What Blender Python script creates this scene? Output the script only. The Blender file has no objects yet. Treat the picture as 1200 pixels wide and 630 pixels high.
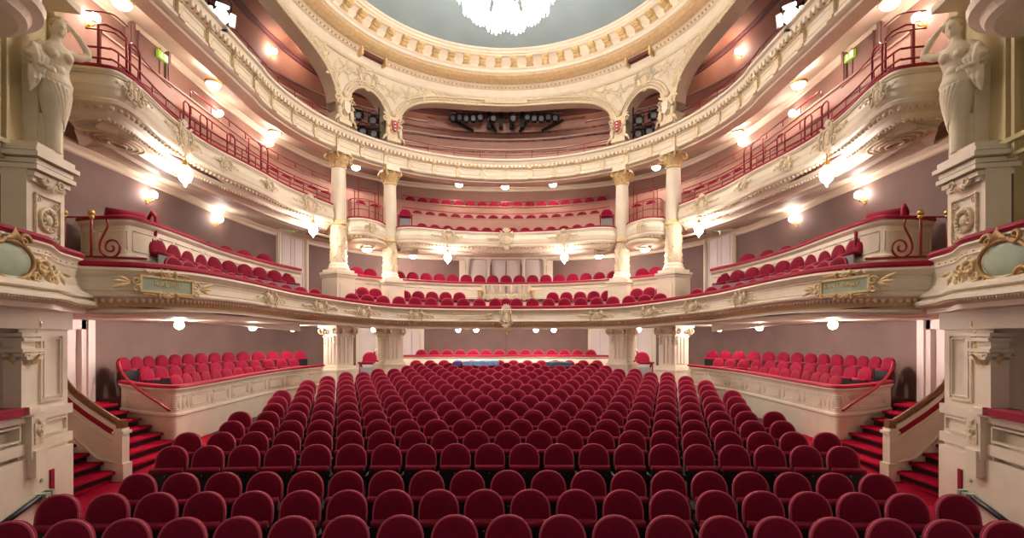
import bpy, math, random
from mathutils import Vector, Matrix
random.seed(7)
S = bpy.context.scene
COL = S.collection
PI = math.pi

# ------------------------------------------------------------------ camera, world, exposure
cd = bpy.data.cameras.new('camera'); cam = bpy.data.objects.new('camera', cd); COL.objects.link(cam)
cam.location = (0, 0, 2.70); cam.rotation_euler = (PI / 2, 0, 0)
cd.sensor_width = 36.0; cd.lens = 570 / 1200 * 36
cd.shift_x = 7 / 1200; cd.shift_y = (394 - 315) / 1200
cd.clip_start = 0.05; cd.clip_end = 200
S.camera = cam
w = bpy.data.worlds.new('world'); S.world = w; w.use_nodes = True
w.node_tree.nodes['Background'].inputs[0].default_value = (1.0, 0.90, 0.76, 1)
w.node_tree.nodes['Background'].inputs[1].default_value = 0.24
S.view_settings.view_transform = 'Standard'
try: S.view_settings.look = 'None'
except Exception: pass
S.view_settings.gamma = 1.0
S.view_settings.use_curve_mapping = False
S.view_settings.exposure = 0.25
LAMP = 260.0          # brightness of the frosted globes
CHAND = 56.0         # brightness of the chandelier globes
FLOOD = 60.0         # brightness of the lit stage spotlights

# ------------------------------------------------------------------ materials
def lin(c): return tuple((x / 12.92 if x <= .04045 else ((x + .055) / 1.055) ** 2.4) for x in c)
def rgb(r, g, b): return lin((r / 255, g / 255, b / 255)) + (1,)
def mat(name, col, rough=.5, metal=0, noise=0, scale=8, bump=0, bscale=60, sheen=0, spec=.5, emit=0, ecol=None):
    m = bpy.data.materials.new(name); m.use_nodes = True
    nt = m.node_tree; b = nt.nodes['Principled BSDF']
    b.inputs['Roughness'].default_value = rough; b.inputs['Metallic'].default_value = metal
    b.inputs['Specular IOR Level'].default_value = spec
    b.inputs['Base Color'].default_value = col
    if noise:
        tc = nt.nodes.new('ShaderNodeTexCoord'); n = nt.nodes.new('ShaderNodeTexNoise'); n.inputs['Scale'].default_value = scale
        n.inputs['Detail'].default_value = 4
        r = nt.nodes.new('ShaderNodeValToRGB')
        r.color_ramp.elements[0].position = .3; r.color_ramp.elements[1].position = .7
        r.color_ramp.elements[0].color = tuple(c * (1 - noise) for c in col[:3]) + (1,)
        r.color_ramp.elements[1].color = tuple(min(1, c * (1 + noise)) for c in col[:3]) + (1,)
        nt.links.new(tc.outputs['Object'], n.inputs['Vector']); nt.links.new(n.outputs['Fac'], r.inputs['Fac'])
        nt.links.new(r.outputs['Color'], b.inputs['Base Color'])
    if bump:
        tc = nt.nodes.new('ShaderNodeTexCoord'); n = nt.nodes.new('ShaderNodeTexNoise'); n.inputs['Scale'].default_value = bscale
        bp = nt.nodes.new('ShaderNodeBump'); bp.inputs['Strength'].default_value = bump; bp.inputs['Distance'].default_value = .01
        nt.links.new(tc.outputs['Object'], n.inputs['Vector']); nt.links.new(n.outputs['Fac'], bp.inputs['Height'])
        nt.links.new(bp.outputs['Normal'], b.inputs['Normal'])
    if sheen:
        b.inputs['Sheen Weight'].default_value = sheen; b.inputs['Sheen Roughness'].default_value = .4
        b.inputs['Sheen Tint'].default_value = (1, .35, .4, 1)
    if emit:
        b.inputs['Emission Strength'].default_value = emit
        b.inputs['Emission Color'].default_value = ecol or col
    return m
M = {}
LC = (1, .88, .78, 1)
M['cream'] = mat('cream paint', rgb(233, 220, 200), .45, noise=.05, scale=3)
M['cream_relief'] = mat('cream relief plaster', rgb(226, 207, 176), .5, noise=.2, scale=26, bump=.5, bscale=40)
M['gilt'] = mat('pale gilding', rgb(222, 194, 142), .42, metal=.12, noise=.15, scale=20)
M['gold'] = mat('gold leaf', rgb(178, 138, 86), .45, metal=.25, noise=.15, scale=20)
M['soffit'] = mat('soffit plaster', rgb(224, 204, 182), .6, noise=.04, scale=2)
M['wall'] = mat('mauve wall fabric', rgb(122, 96, 90), .75, noise=.10, scale=1.4, bump=.12, bscale=90)
M['wall_upper'] = mat('rose taupe wall fabric', rgb(144, 108, 95), .75, noise=.08, scale=1.4, bump=.1, bscale=90)
M['wall_gallery'] = mat('terracotta brown wall', rgb(150, 98, 76), .75, noise=.10, scale=1.2)
M['riser'] = mat('rose painted boards', rgb(186, 140, 126), .6, noise=.06, scale=3)
M['tread'] = mat('brown tier flooring', rgb(96, 48, 44), .8, noise=.1, scale=6)
M['velvet'] = mat('crimson velvet', rgb(126, 7, 42), .85, noise=.14, scale=14, sheen=.2, spec=.2)
M['piping'] = mat('velvet piping with edge light', rgb(192, 72, 96), .7, sheen=.4, spec=.3)  # lighter than the seats: light raking the rims, put into the colour
M['velvet_rail'] = mat('red velvet rail', rgb(150, 10, 48), .7, noise=.1, scale=20, sheen=.2, spec=.3)
M['carpet'] = mat('red carpet', rgb(156, 10, 44), .95, noise=.12, scale=30, bump=.3, bscale=200, spec=.1)
M['floor'] = mat('dark stalls flooring', rgb(40, 33, 34), .7, noise=.15, scale=5)
M['black'] = mat('black lacquered board', rgb(24, 26, 28), .45, noise=.1, scale=12)
M['black_metal'] = mat('black metal', rgb(28, 30, 36), .4, metal=.3)
M['steel'] = mat('steel', rgb(170, 170, 172), .3, metal=.9)
M['red_metal'] = mat('dark red painted iron', rgb(148, 22, 42), .4, spec=.5)
M['wood'] = mat('brown varnished wood', rgb(128, 82, 50), .35, noise=.2, scale=14)
M['cove'] = mat('dull gilded cove', rgb(206, 176, 134), .5, metal=.05, noise=.12, scale=10)
M['shaded'] = mat('khaki cream paint', rgb(198, 182, 138), .5, noise=.05, scale=3)  # cream in truth; the shade on the upper pier is put into the colour
M['lamp_pendant'] = mat('lit pendant glass', rgb(255, 244, 226), .4, emit=LAMP * .24, ecol=LC)
M['lamp_rear'] = mat('lit rear dome glass', rgb(255, 244, 226), .4, emit=LAMP * 1.7, ecol=LC)
M['lamp_gallery'] = mat('lit gallery sconce glass', rgb(255, 244, 226), .4, emit=LAMP * .45, ecol=LC)
M['brass'] = mat('brass', rgb(206, 168, 96), .3, metal=.85)
M['dome'] = mat('blue grey dome paint', rgb(136, 152, 158), .8, noise=.07, scale=.9)
M['door'] = mat('pale grey white door paint', rgb(226, 212, 208), .5, noise=.03, scale=3)
M['dark_door'] = mat('mauve brown door paint', rgb(132, 100, 94), .55, noise=.04, scale=3)
M['plaque'] = mat('pale green plaque', rgb(164, 178, 156), .5, noise=.12, scale=5)
M['grey'] = mat('grey board', rgb(130, 128, 132), .55, noise=.1, scale=10)
M['lamp'] = mat('lit frosted glass', rgb(255, 244, 226), .4, emit=LAMP, ecol=LC)
M['lamp_wall'] = mat('lit sconce glass', rgb(255, 244, 226), .4, emit=LAMP * .18, ecol=LC)
M['lamp_dome'] = mat('lit dome glass', rgb(255, 244, 226), .4, emit=LAMP * .42, ecol=LC)
M['lamp_ceiling'] = mat('lit globe glass', rgb(255, 244, 226), .4, emit=LAMP * 1.1, ecol=LC)
M['crystal_lit'] = mat('lit chandelier globes', rgb(255, 246, 232), .3, emit=CHAND, ecol=(1, .95, .87, 1))
M['crystal'] = mat('cut crystal with added glow', rgb(245, 240, 232), .1, emit=2.2, ecol=(1, .94, .86, 1))  # drops are no lamps; their sparkle is put in as a weak glow
M['flood'] = mat('lit spotlight lens', rgb(255, 255, 250), .3, emit=FLOOD, ecol=(1, .9, .78, 1))
M['exit'] = mat('lit exit sign', rgb(150, 190, 60), .4, emit=.3, ecol=(.35, .6, .06, 1))
M['exit_white'] = mat('exit sign pictogram', rgb(235, 240, 215), .4, emit=.8, ecol=(.85, .95, .6, 1))
M['blue_cloth'] = mat('light blue cloth', rgb(120, 150, 190), .9, noise=.25, scale=12)
M['slate_cloth'] = mat('slate blue cloth', rgb(70, 84, 104), .9, noise=.2, scale=12)
M['blue_bag'] = mat('blue cloth', rgb(52, 78, 150), .9, noise=.2, scale=12)
M['stone'] = mat('ivory statue plaster', rgb(230, 216, 190), .5, noise=.06, scale=5)
M['stone_hair'] = mat('ochre statue hair', rgb(206, 180, 132), .55, noise=.15, scale=14)
M['shield_red'] = mat('shield red', rgb(196, 62, 62), .5)
M['white'] = mat('white paint', rgb(242, 238, 230), .5)

# ------------------------------------------------------------------ mesh builder
class MB:
    def __init__(s): s.v = []; s.f = []; s.sm = []; s.mi = []; s.cur = 0
    def add(s, vs, fs, smooth=False, m=None):
        o = len(s.v)
        if m is not None: vs = [m @ Vector(v) for v in vs]
        s.v += [tuple(v) for v in vs]
        for f in fs:
            s.f.append(tuple(i + o for i in f)); s.sm.append(smooth); s.mi.append(s.cur)
        return s
    def box(s, c, d, m=None, taper=1.0):
        x, y, z = c; a, b, h = d[0] / 2, d[1] / 2, d[2] / 2
        vs = [(x + i * a * (taper if k > 0 else 1), y + j * b * (taper if k > 0 else 1), z + k * h) for k in (-1, 1) for j in (-1, 1) for i in (-1, 1)]
        return s.add(vs, [(0, 2, 3, 1), (4, 5, 7, 6), (0, 1, 5, 4), (2, 6, 7, 3), (0, 4, 6, 2), (1, 3, 7, 5)], False, m)
    def lathe(s, prof, seg=16, c=(0, 0, 0), m=None, a0=0, a1=2 * PI, smooth=True, sx=1, sy=1):
        full = abs(a1 - a0 - 2 * PI) < 1e-6; n = seg if full else seg + 1
        vs = []
        for r, z in prof:
            for i in range(n):
                a = a0 + (a1 - a0) * i / seg
                vs.append((c[0] + r * sx * math.cos(a), c[1] + r * sy * math.sin(a), c[2] + z))
        fs = []
        for j in range(len(prof) - 1):
            for i in range(seg):
                k = (i + 1) % n
                fs.append((j * n + i, j * n + k, (j + 1) * n + k, (j + 1) * n + i))
        return s.add(vs, fs, smooth, m)
    def ell(s, c, r, seg=10, rings=6, m=None):
        if isinstance(r, (int, float)): r = (r, r, r)
        vs = [(c[0], c[1], c[2] - r[2])]
        for j in range(1, rings):
            p = -PI / 2 + PI * j / rings
            for i in range(seg):
                a = 2 * PI * i / seg
                vs.append((c[0] + r[0] * math.cos(p) * math.cos(a), c[1] + r[1] * math.cos(p) * math.sin(a), c[2] + r[2] * math.sin(p)))
        vs.append((c[0], c[1], c[2] + r[2]))
        fs = [(0, 1 + (i + 1) % seg, 1 + i) for i in range(seg)]
        for j in range(rings - 2):
            for i in range(seg):
                k = (i + 1) % seg
                fs.append((1 + j * seg + i, 1 + j * seg + k, 1 + (j + 1) * seg + k, 1 + (j + 1) * seg + i))
        b = 1 + (rings - 2) * seg; e = len(vs) - 1
        fs += [(b + i, b + (i + 1) % seg, e) for i in range(seg)]
        return s.add(vs, fs, True, m)
    def tube(s, pts, r, seg=6, m=None, cap=True, closed=False):
        pts = [Vector(p) for p in pts]; n = len(pts)
        rs = r if isinstance(r, (list, tuple)) else [r] * n
        vs = []; up = None
        for i, p in enumerate(pts):
            a = pts[(i - 1) % n] if (closed or i > 0) else p
            b = pts[(i + 1) % n] if (closed or i < n - 1) else p
            t = (b - a).normalized() if (b - a).length > 1e-9 else Vector((0, 0, 1))
            if up is None:
                up = Vector((0, 0, 1)) if abs(t.z) < .9 else Vector((0, 1, 0))
            u = (up - t * up.dot(t))
            if u.length < 1e-4: u = Vector((1, 0, 0)) - t * t.x
            u.normalize(); up = u; q = t.cross(u)
            for k in range(seg):
                an = 2 * PI * k / seg
                vs.append(p + (u * math.cos(an) + q * math.sin(an)) * rs[i])
        fs = []
        for i in range(n if closed else n - 1):
            j = (i + 1) % n
            for k in range(seg):
                l = (k + 1) % seg
                fs.append((i * seg + k, i * seg + l, j * seg + l, j * seg + k))
        if cap and not closed:
            fs.append(tuple(range(seg - 1, -1, -1))); fs.append(tuple((n - 1) * seg + k for k in range(seg)))
        return s.add(vs, fs, True, m)
    def prism(s, poly, d0, d1, m=None, smooth=False):
        """poly in (x,z), extruded along y from d0 to d1"""
        n = len(poly)
        vs = [(x, d0, z) for x, z in poly] + [(x, d1, z) for x, z in poly]
        fs = [tuple(range(n)), tuple(range(2 * n - 1, n - 1, -1))] + [(i, i + n, (i + 1) % n + n, (i + 1) % n) for i in range(n)]
        return s.add(vs, fs, smooth, m)
    def sweep(s, path, prof, closed=True, caps=True, smooth=False, loop=False):
        """path: [(x,y,z)], prof: [(d,z)]; d>0 goes to the right of the path (towards the hall)"""
        n = len(path); k = len(prof); vs = []
        for i, p in enumerate(path):
            nx, ny = pnormal(path, i, loop)
            for d, z in prof: vs.append((p[0] + nx * d, p[1] + ny * d, p[2] + z))
        fs = []
        for i in range(n if loop else n - 1):
            i2 = (i + 1) % n
            for j in range(k if closed else k - 1):
                l = (j + 1) % k
                fs.append((i * k + j, i * k + l, i2 * k + l, i2 * k + j))
        if caps and closed and not loop:
            fs.append(tuple(range(k - 1, -1, -1))); fs.append(tuple((n - 1) * k + j for j in range(k)))
        return s.add(vs, fs, smooth)
    def ruled(s, A, B, th=.08):
        n = len(A)
        vs = [tuple(p) for p in A] + [tuple(p) for p in B] + [(p[0], p[1], p[2] - th) for p in A] + [(p[0], p[1], p[2] - th) for p in B]
        fs = []
        for i in range(n - 1):
            fs += [(i, i + 1, n + i + 1, n + i), (2 * n + i, 3 * n + i, 3 * n + i + 1, 2 * n + i + 1),
                   (i, 2 * n + i, 2 * n + i + 1, i + 1), (n + i, n + i + 1, 3 * n + i + 1, 3 * n + i)]
        fs += [(0, n, 3 * n, 2 * n), (n - 1, 3 * n - 1, 4 * n - 1, 2 * n - 1)]
        return s.add(vs, fs)
    def merge(s, o, m=None):
        off = len(s.v)
        s.v += [tuple(m @ Vector(v)) if m is not None else v for v in o.v]
        s.f += [tuple(i + off for i in f) for f in o.f]; s.sm += o.sm; s.mi += o.mi
        return s
    def flipx(s):
        t = MB(); t.v = [(-x, y, z) for x, y, z in s.v]; t.f = [tuple(reversed(f)) for f in s.f]; t.sm = list(s.sm); t.mi = list(s.mi)
        return t
    def mesh(s, name, mats):
        me = bpy.data.meshes.new(name); me.from_pydata(s.v, [], s.f)
        me.polygons.foreach_set('use_smooth', s.sm)
        if not isinstance(mats, (list, tuple)): mats = [mats]
        for x in mats: me.materials.append(M[x] if isinstance(x, str) else x)
        if len(mats) > 1: me.polygons.foreach_set('material_index', s.mi)
        import bmesh
        b = bmesh.new(); b.from_mesh(me); bmesh.ops.recalc_face_normals(b, faces=b.faces); b.to_mesh(me); b.free()
        return me
    def build(s, name, mats, parent=None, side=1, loc=None):
        me = (s if side > 0 else s.flipx()).mesh(name, mats)
        return obj(name, me, parent, loc)
def obj(name, me, parent=None, loc=None, rz=0):
    o = bpy.data.objects.new(name, me); COL.objects.link(o)
    if parent: o.parent = parent
    if loc: o.location = loc
    if rz: o.rotation_euler = (0, 0, rz)
    return o
def tag(o, label, cat, group=None):
    o['label'] = label; o['category'] = cat
    if group: o['group'] = group
    return o
def thing(name, label, cat, loc=(0, 0, 0), group=None, rz=0):
    o = bpy.data.objects.new(name, None); COL.objects.link(o); o.location = loc; o.rotation_euler = (0, 0, rz)
    o.empty_display_size = .2
    return tag(o, label, cat, group)
def struct(o): o['kind'] = 'structure'; return o
def copy_tree(root, loc, rz=0):
    r = root.copy(); COL.objects.link(r); r.location = loc; r.rotation_euler = (0, 0, rz)
    for ch in root.children:
        c = ch.copy(); COL.objects.link(c); c.parent = r
        for g in ch.children:
            d = g.copy(); COL.objects.link(d); d.parent = c
    return r
ORD = ['first', 'second', 'third', 'fourth', 'fifth', 'sixth', 'seventh', 'eighth', 'ninth', 'tenth', 'eleventh', 'twelfth', 'thirteenth', 'fourteenth', 'fifteenth', 'sixteenth', 'seventeenth', 'eighteenth', 'nineteenth', 'twentieth'] + ['twenty-' + x for x in ('first', 'second', 'third', 'fourth', 'fifth', 'sixth', 'seventh', 'eighth', 'ninth')] + ['thirtieth'] + ['thirty-' + x for x in ('first', 'second', 'third', 'fourth', 'fifth', 'sixth', 'seventh', 'eighth', 'ninth')] + ['fortieth']

# ------------------------------------------------------------------ paths
CX, CY, CZ, F = 593.0, 394.0, 2.70, 570.0
def W(px, py, Y): return ((px - CX) * Y / F, Y, CZ + (CY - py) * Y / F)
def pnormal(path, i, loop=False):
    n = len(path)
    a = path[(i - 1) % n] if (loop or i > 0) else path[i]
    b = path[(i + 1) % n] if (loop or i < n - 1) else path[i]
    tx, ty = b[0] - a[0], b[1] - a[1]; l = math.hypot(tx, ty) or 1
    return ty / l, -tx / l
def spline(pts, sub=10):
    P = [Vector(p) for p in pts]; out = []
    for i in range(len(P) - 1):
        p0 = P[i - 1] if i > 0 else P[i] * 2 - P[i + 1]
        p1, p2 = P[i], P[i + 1]
        p3 = P[i + 2] if i + 2 < len(P) else P[i + 1] * 2 - P[i]
        for k in range(sub):
            t = k / sub
            out.append(.5 * ((2 * p1) + (p2 - p0) * t + (2 * p0 - 5 * p1 + 4 * p2 - p3) * t * t + (3 * p1 - p0 - 3 * p2 + p3) * t ** 3))
    out.append(P[-1]); return [tuple(v) for v in out]
def mirror_path(L): return L + [(-x, y, z) for x, y, z in reversed(L[:-1])]
def flip_path(L): return [(-x, y, z) for x, y, z in reversed(L)]
def cum(path):
    c = [0]
    for a, b in zip(path, path[1:]): c.append(c[-1] + math.dist(a[:2], b[:2]))
    return c
def at(path, s, c=None):
    """point, normal angle at arclength s"""
    c = c or cum(path); s = max(0, min(c[-1], s))
    i = 0
    while i < len(c) - 2 and c[i + 1] < s: i += 1
    t = (s - c[i]) / max(1e-9, c[i + 1] - c[i])
    p = tuple(path[i][k] * (1 - t) + path[i + 1][k] * t for k in range(3))
    tx, ty = path[i + 1][0] - path[i][0], path[i + 1][1] - path[i][1]; l = math.hypot(tx, ty) or 1
    return p, (ty / l, -tx / l)
def resample(path, n):
    c = cum(path); return [at(path, c[-1] * i / (n - 1), c)[0] for i in range(n)]
def offset(path, d, z=None):
    out = []
    for i, p in enumerate(path):
        nx, ny = pnormal(path, i); out.append((p[0] + nx * d, p[1] + ny * d, p[2] if z is None else z))
    return out
def setz(path, z): return [(p[0], p[1], z) for p in path]
def lerp(A, B, f, z=None): return [tuple((a[k] * (1 - f) + b[k] * f) for k in range(2)) + ((a[2] * (1 - f) + b[2] * f) if z is None else z,) for a, b in zip(A, B)]
def at_px(path, px, left=True):
    """arclength where the path is seen at image column px (searched from the start)"""
    c = cum(path); best = None
    for i, p in enumerate(path):
        x = CX + F * p[0] / p[1]
        if best is None or abs(x - px) < best[0]: best = (abs(x - px), c[i])
    return best[1]
def frame_m(p, n):
    """matrix: local x along the wall, local -y out of the wall towards the hall, z up"""
    y = Vector((-n[0], -n[1], 0)); z = Vector((0, 0, 1)); x = y.cross(z)
    return Matrix(((x.x, y.x, 0, p[0]), (x.y, y.y, 0, p[1]), (0, 0, 1, p[2]), (0, 0, 0, 1)))

C0 = (0.0, 12.35)
def ring(r, z, n=180): return [(r * math.sin(a), C0[1] + r * math.cos(a), z) for a in [(-PI + 2 * PI * i / n) for i in range(n)]]
def arc(r, z, a0, a1, n=40): return [(r * math.sin(math.radians(a0 + (a1 - a0) * i / n)), C0[1] + r * math.cos(math.radians(a0 + (a1 - a0) * i / n)), z) for i in range(n + 1)]

NP = 161
# first balcony, top edge of the parapet
L1 = spline([W(40, 306, 7.25), W(77, 307, 7.3), W(120, 308.5, 7.5), W(173, 311, 7.85), W(230, 317, 8.8), W(286.6, 328, 10.5), W(343, 341, 12.6), W(386, 348, 13.9), W(425, 353.5, 14.9), W(465, 357.5, 15.8), W(525, 359.5, 16.6), W(593, 360, 16.8)], 14)
F1 = resample(mirror_path(L1), NP)
# second balcony: side piece, bow between the columns, centre piece
L2s = spline([W(70, 73, 7.5), W(95, 75, 7.58), W(122, 78, 7.6), W(140, 83, 7.75), W(165, 102, 8.25), W(200, 135, 9.33), W(240, 165, 10.55), W(300, 197, 12.27), W(340, 219, 13.8), W(389, 239, 15.3)], 12)
L2b = spline([W(407, 256, 15.75), W(412, 254, 15.7), W(428, 254.5, 15.95), W(444, 259, 16.6), W(451, 263, 16.95)], 10)
L2c = mirror_path(spline([W(464, 268, 17.15), W(470, 265, 17.0), W(490, 265, 17.35), W(540, 269.5, 18.05), W(593, 271.5, 18.3)], 14))
# third balcony: full horseshoe (dentil line)
L3 = [(-6.2, 6.4 + .3 * i, 9.15) for i in range(20)] + arc(6.2, 9.15, -90, 0, 50)[0:]
L3 = [(-6.2, y, 9.15) for y in [6.4 + i * (12.35 - 6.4) / 24 for i in range(24)]] + [(6.2 / 6.27 * 0 + x * 1.0, y, z) for x, y, z in arc(6.235, 9.15, -90, 0, 50)]
F3 = resample(mirror_path(L3), 241)
# outer walls
LW = spline([(-8, 6.4, 0), (-8, 9, 0), (-8, 11.5, 0), (-8, 14, 0), (-7.75, 16.3, 0), (-6.83, 18.8, 0), (-5, 20.7, 0), (-2.5, 21.65, 0), (0, 21.9, 0)], 14)
WALL = resample(mirror_path(LW), 241)
LW0 = spline([(-9, 10.5, 0), (-9, 12.5, 0), (-9, 15, 0), (-8.7, 17.5, 0), (-7.6, 19.8, 0), (-5.6, 21.0, 0), (-4.2, 21.3, 0), (-2, 21.3, 0), (0, 21.3, 0)], 12)
WALL0 = resample(mirror_path(LW0), 241)
KC = next(i for i, q in enumerate(F3) if q[1] > 8.3)
# ================================================================== SETTING
def fz(Y): return 0.0 if Y < 6.9 else -.37 + .0675 * Y
# stalls floor (rises towards the back)
b = MB()
ys = [1.5, 6.85, 6.9] + [7.5 + .75 * i for i in range(20)]
vs = []
for y in ys: vs += [(-9.2, y, fz(y)), (9.2, y, fz(y))]
b.add(vs, [(2 * i, 2 * i + 1, 2 * i + 3, 2 * i + 2) for i in range(len(ys) - 1)])
struct(b.build('floor', 'floor'))
for s in (-1, 1):                                     # carpeted side aisles
    b = MB(); L = []; R = []
    for y in [4.0, 5.5, 6.9, 7.5, 8.4, 9.2, 10.0, 10.6, 11.4]:
        L.append((-7.0, y, fz(y) + .012)); R.append((-5.15 if y < 7 else -5.05, y, fz(y) + .012))
    b.ruled(L, R, .01); struct(b.build('floor_aisle', 'carpet', side=-s))
b = MB()                                              # carpet in the cross aisle by the columns
b.ruled([(-6.0, 17.2, fz(17.2) + .012), (6.0, 17.2, fz(17.2) + .012)], [(-6.0, 21.2, fz(18.6) + .02), (6.0, 21.2, fz(18.6) + .02)], .01)
struct(b.build('floor_cross_aisle', 'carpet'))

# outer walls
for z0, z1, mt in ((3.1, 6.3, 'wall'), (6.3, 9.42, 'wall_upper'), (9.42, 13.2, 'wall_gallery')):
    b = MB(); b.sweep(setz(WALL, z0), [(0, 0), (0, z1 - z0), (-.15, z1 - z0), (-.15, 0)]); struct(b.build('wall_auditorium', mt))
b = MB(); b.sweep(setz(WALL0, -.1), [(0, 0), (0, 3.2), (-.15, 3.2), (-.15, 0)]); struct(b.build('wall_stalls', 'wall'))
b = MB(); b.box((0, 21.29, 2.1), (.02, .03, 2.0)); struct(b.build('trim_1', 'tread'))
# level ceilings
W161 = resample(WALL, NP)
b = MB(); b.ruled(offset(F1, -.2, 3.15), [(max(-9.1, min(9.1, x * 1.14)), y + (.0 if y < 15 else -.3), 3.15) for x, y, z in W161], .1); struct(b.build('ceiling_stalls', 'soffit'))
KD = next(i for i, q in enumerate(F3) if q[1] > 14.6)
b = MB(); b.ruled(lerp(F3, WALL, .10, 5.97)[KD:-KD], setz(WALL, 6.36)[KD:-KD], .1); struct(b.build('ceiling_first_tier', 'soffit'))
b = MB(); b.ruled(lerp(F3, WALL, .04, 8.80), setz(WALL, 9.5), .1); struct(b.build('ceiling_second_tier', 'soffit'))
b = MB(); b.ruled(setz(F3, 12.75), setz(WALL, 12.75), .1); struct(b.build('ceiling_gallery', 'wall_gallery'))
# cove mouldings where wall and ceiling meet
for k, z in ((2, 6.20), (3, 9.32), (4, 12.6)):
    b = MB(); b.sweep(setz(WALL, z), [(0, -.12), (.04, -.10), (.05, -.03), (.12, .02), (.12, .08), (0, .08)]); struct(b.build('trim_%d' % k, 'soffit' if k < 4 else 'tread'))
for s in (-1, 1):
    b = MB(); b.box((-7.85, 6.45, 6.6), (2.5, .2, 13.4)); struct(b.build('wall_proscenium', 'wall', side=-s))

# stage-side closing of the side corridor behind the stairs, and the pale doors beyond the stairs
for i, s in enumerate((-1, 1)):
    b = MB(); b.box((-9.06, 8.8, 1.5), (.12, 3.4, 3.1)); struct(b.build('wall_corridor', 'door', side=-s))
    d = MB(); d.box((-8.97, 10.36, 1.6), (.16, .34, 3.0)); d.box((-8.88, 10.36, 1.6), (.06, .10, 2.9)); d.box((-8.95, 9.3, 2.95), (.12, 2.0, .2))
    d.box((-8.97, 9.45, 1.9), (.06, 1.3, 2.0)); d.box((-8.94, 9.45, 2.3), (.04, .9, 1.0))
    struct(d.build('door_%d' % (i + 1), 'door', side=-s))
    b = MB(); b.box((-8.75, 9.45, .62), (.48, 2.0, 1.36)); struct(b.build('floor_corridor', 'carpet', side=-s))

# ------------------------------------------------------------------ doors of the first tier and of the stalls
dn = [2]
def panel_door(p, n, w_, h, mt='door', leaves=2, fm='cream'):
    """double panelled door in a moulded frame on a wall at p with the wall normal n"""
    m = frame_m(p, n); dn[0] += 1
    f = MB()
    for x in (-w_ / 2 - .07, w_ / 2 + .07): f.box((x, -.05, h / 2), (.14, .12, h), m); f.box((x, -.09, h / 2), (.07, .1, h), m)
    f.box((0, -.05, h + .07), (w_ + .28, .13, .14), m); f.box((0, -.08, h + .15), (w_ + .36, .2, .05), m)
    fr = struct(f.build('door_%d' % dn[0], fm))
    lw = w_ / leaves
    for k in range(leaves):
        x = -w_ / 2 + lw * (k + .5); l = MB()
        l.box((x, -.03, h / 2), (lw - .015, .05, h - .01), m)
        for z0, z1 in ((.12, .38), (.46, .96)):
            for xx in (-1, 1): l.box((x + xx * (lw * .34), -.065, h * (z0 + z1) / 2), (.03, .025, h * (z1 - z0)), m)
            for zz in (z0, z1): l.box((x, -.065, h * zz), (lw * .68 + .03, .025, .03), m)
        lf = l.build('door_leaf', mt, fr)
    k = MB(); k.ell((w_ * .04, -.1, h * .45), .035, m=m); k.tube([(w_ * .04, -.05, h * .45), (w_ * .04, -.1, h * .45)], .012, m=m); k.build('door_handle', 'brass', fr)
    return fr
wc = cum(WALL)
for s in (-1, 1):
    a = at_px(WALL[:121], 340); p, n = at(WALL, a if s < 0 else wc[-1] - a)
    panel_door((p[0], p[1], 4.2), n, 1.25, 2.05)
    a = at_px(WALL[:121], 170); p, n = at(WALL, a if s < 0 else wc[-1] - a)
    panel_door((p[0], p[1], 7.75), n, .95, 2.0, 'dark_door', 1, 'dark_door')
    panel_door((s * 4.12, 21.28, .8), (0, -1), .80, 2.15)
    panel_door((s * 5.95, 20.82, .8), (-s * .25, -.97), .62, 2.15, leaves=1)
# centre screen of the first tier: four pilasters with pale panels between them
p, n = at(WALL, wc[-1] / 2); m = frame_m((0, 21.85, 4.1), (0, -1))
f = MB()
for x in (-2.02, 2.02): f.box((x, -.06, 1.0), (.42, .12, 2.1), m)
for x in (-1.72, -.77, .77, 1.72):
    f.lathe([(.1, 0), (.1, .1), (.075, .14), (.065, 1.75), (.09, 1.8), (.11, 1.95), (.12, 2.0)], 10, (x, -.2, 0), m); f.box((x, -.2, 2.03), (.28, .28, .07), m)
f.box((0, -.12, 2.1), (4.4, .3, .12), m)
fr = struct(f.build('door_%d' % (dn[0] + 1), 'cream')); dn[0] += 1
for x, ww in ((-1.25, .86), (1.25, .86), (-.33, .62), (.33, .62)):
    l = MB(); l.box((x, -.05, 1.0), (ww, .06, 2.0), m)
    for xx in (-.36, .36): l.box((x + xx * ww, -.09, 1.0), (.03, .03, 1.7), m)
    for zz in (.15, 1.85): l.box((x, -.09, zz), (ww * .72, .03, .03), m)
    l.build('door_leaf', 'door', fr)

# ================================================================== UPPER ARCADE, CORNICE, DOME
def arch_h(th):
    """intrados height at angle th (degrees from the axis), None on a pier"""
    t = abs(th)
    def sup(u, e): return max(0, 1 - abs(u) ** e) ** (1 / e)
    if t < 38.3: return 9.75 + (11.42 - 9.75) * sup(t / 38.3, 3.2)
    if 42.6 < t < 56.9: u = (t - 49.75) / 7.15; return 10.12 + .84 * sup(u, 2)
    if 61.0 < t < 119: u = (t - 90) / 29; return 9.9 + 1.65 * sup(u, 2.6)
    if 124.1 < t < 136.4: u = (t - 130.25) / 6.15; return 10.22 + .72 * sup(u, 2)
    if t > 142.4: return 9.75 + 1.67 * sup((180 - t) / 37.6, 3.2)
    return None
ths = sorted(set([round(-180 + i * .75, 3) for i in range(481)] + [s * v for s in (-1, 1) for v in (38.25, 38.0, 37.6, 42.65, 42.8, 43.1, 56.85, 56.7, 56.4, 61.05, 61.3, 61.8, 118.9, 118.6, 118.2)]))
def cyl(th, r, z): a = math.radians(th); return (r * math.sin(a), C0[1] + r * math.cos(a), z)
ZB, ZT, RI, RO = 9.42, 11.78, 6.1, 6.55
b = MB()
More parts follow.
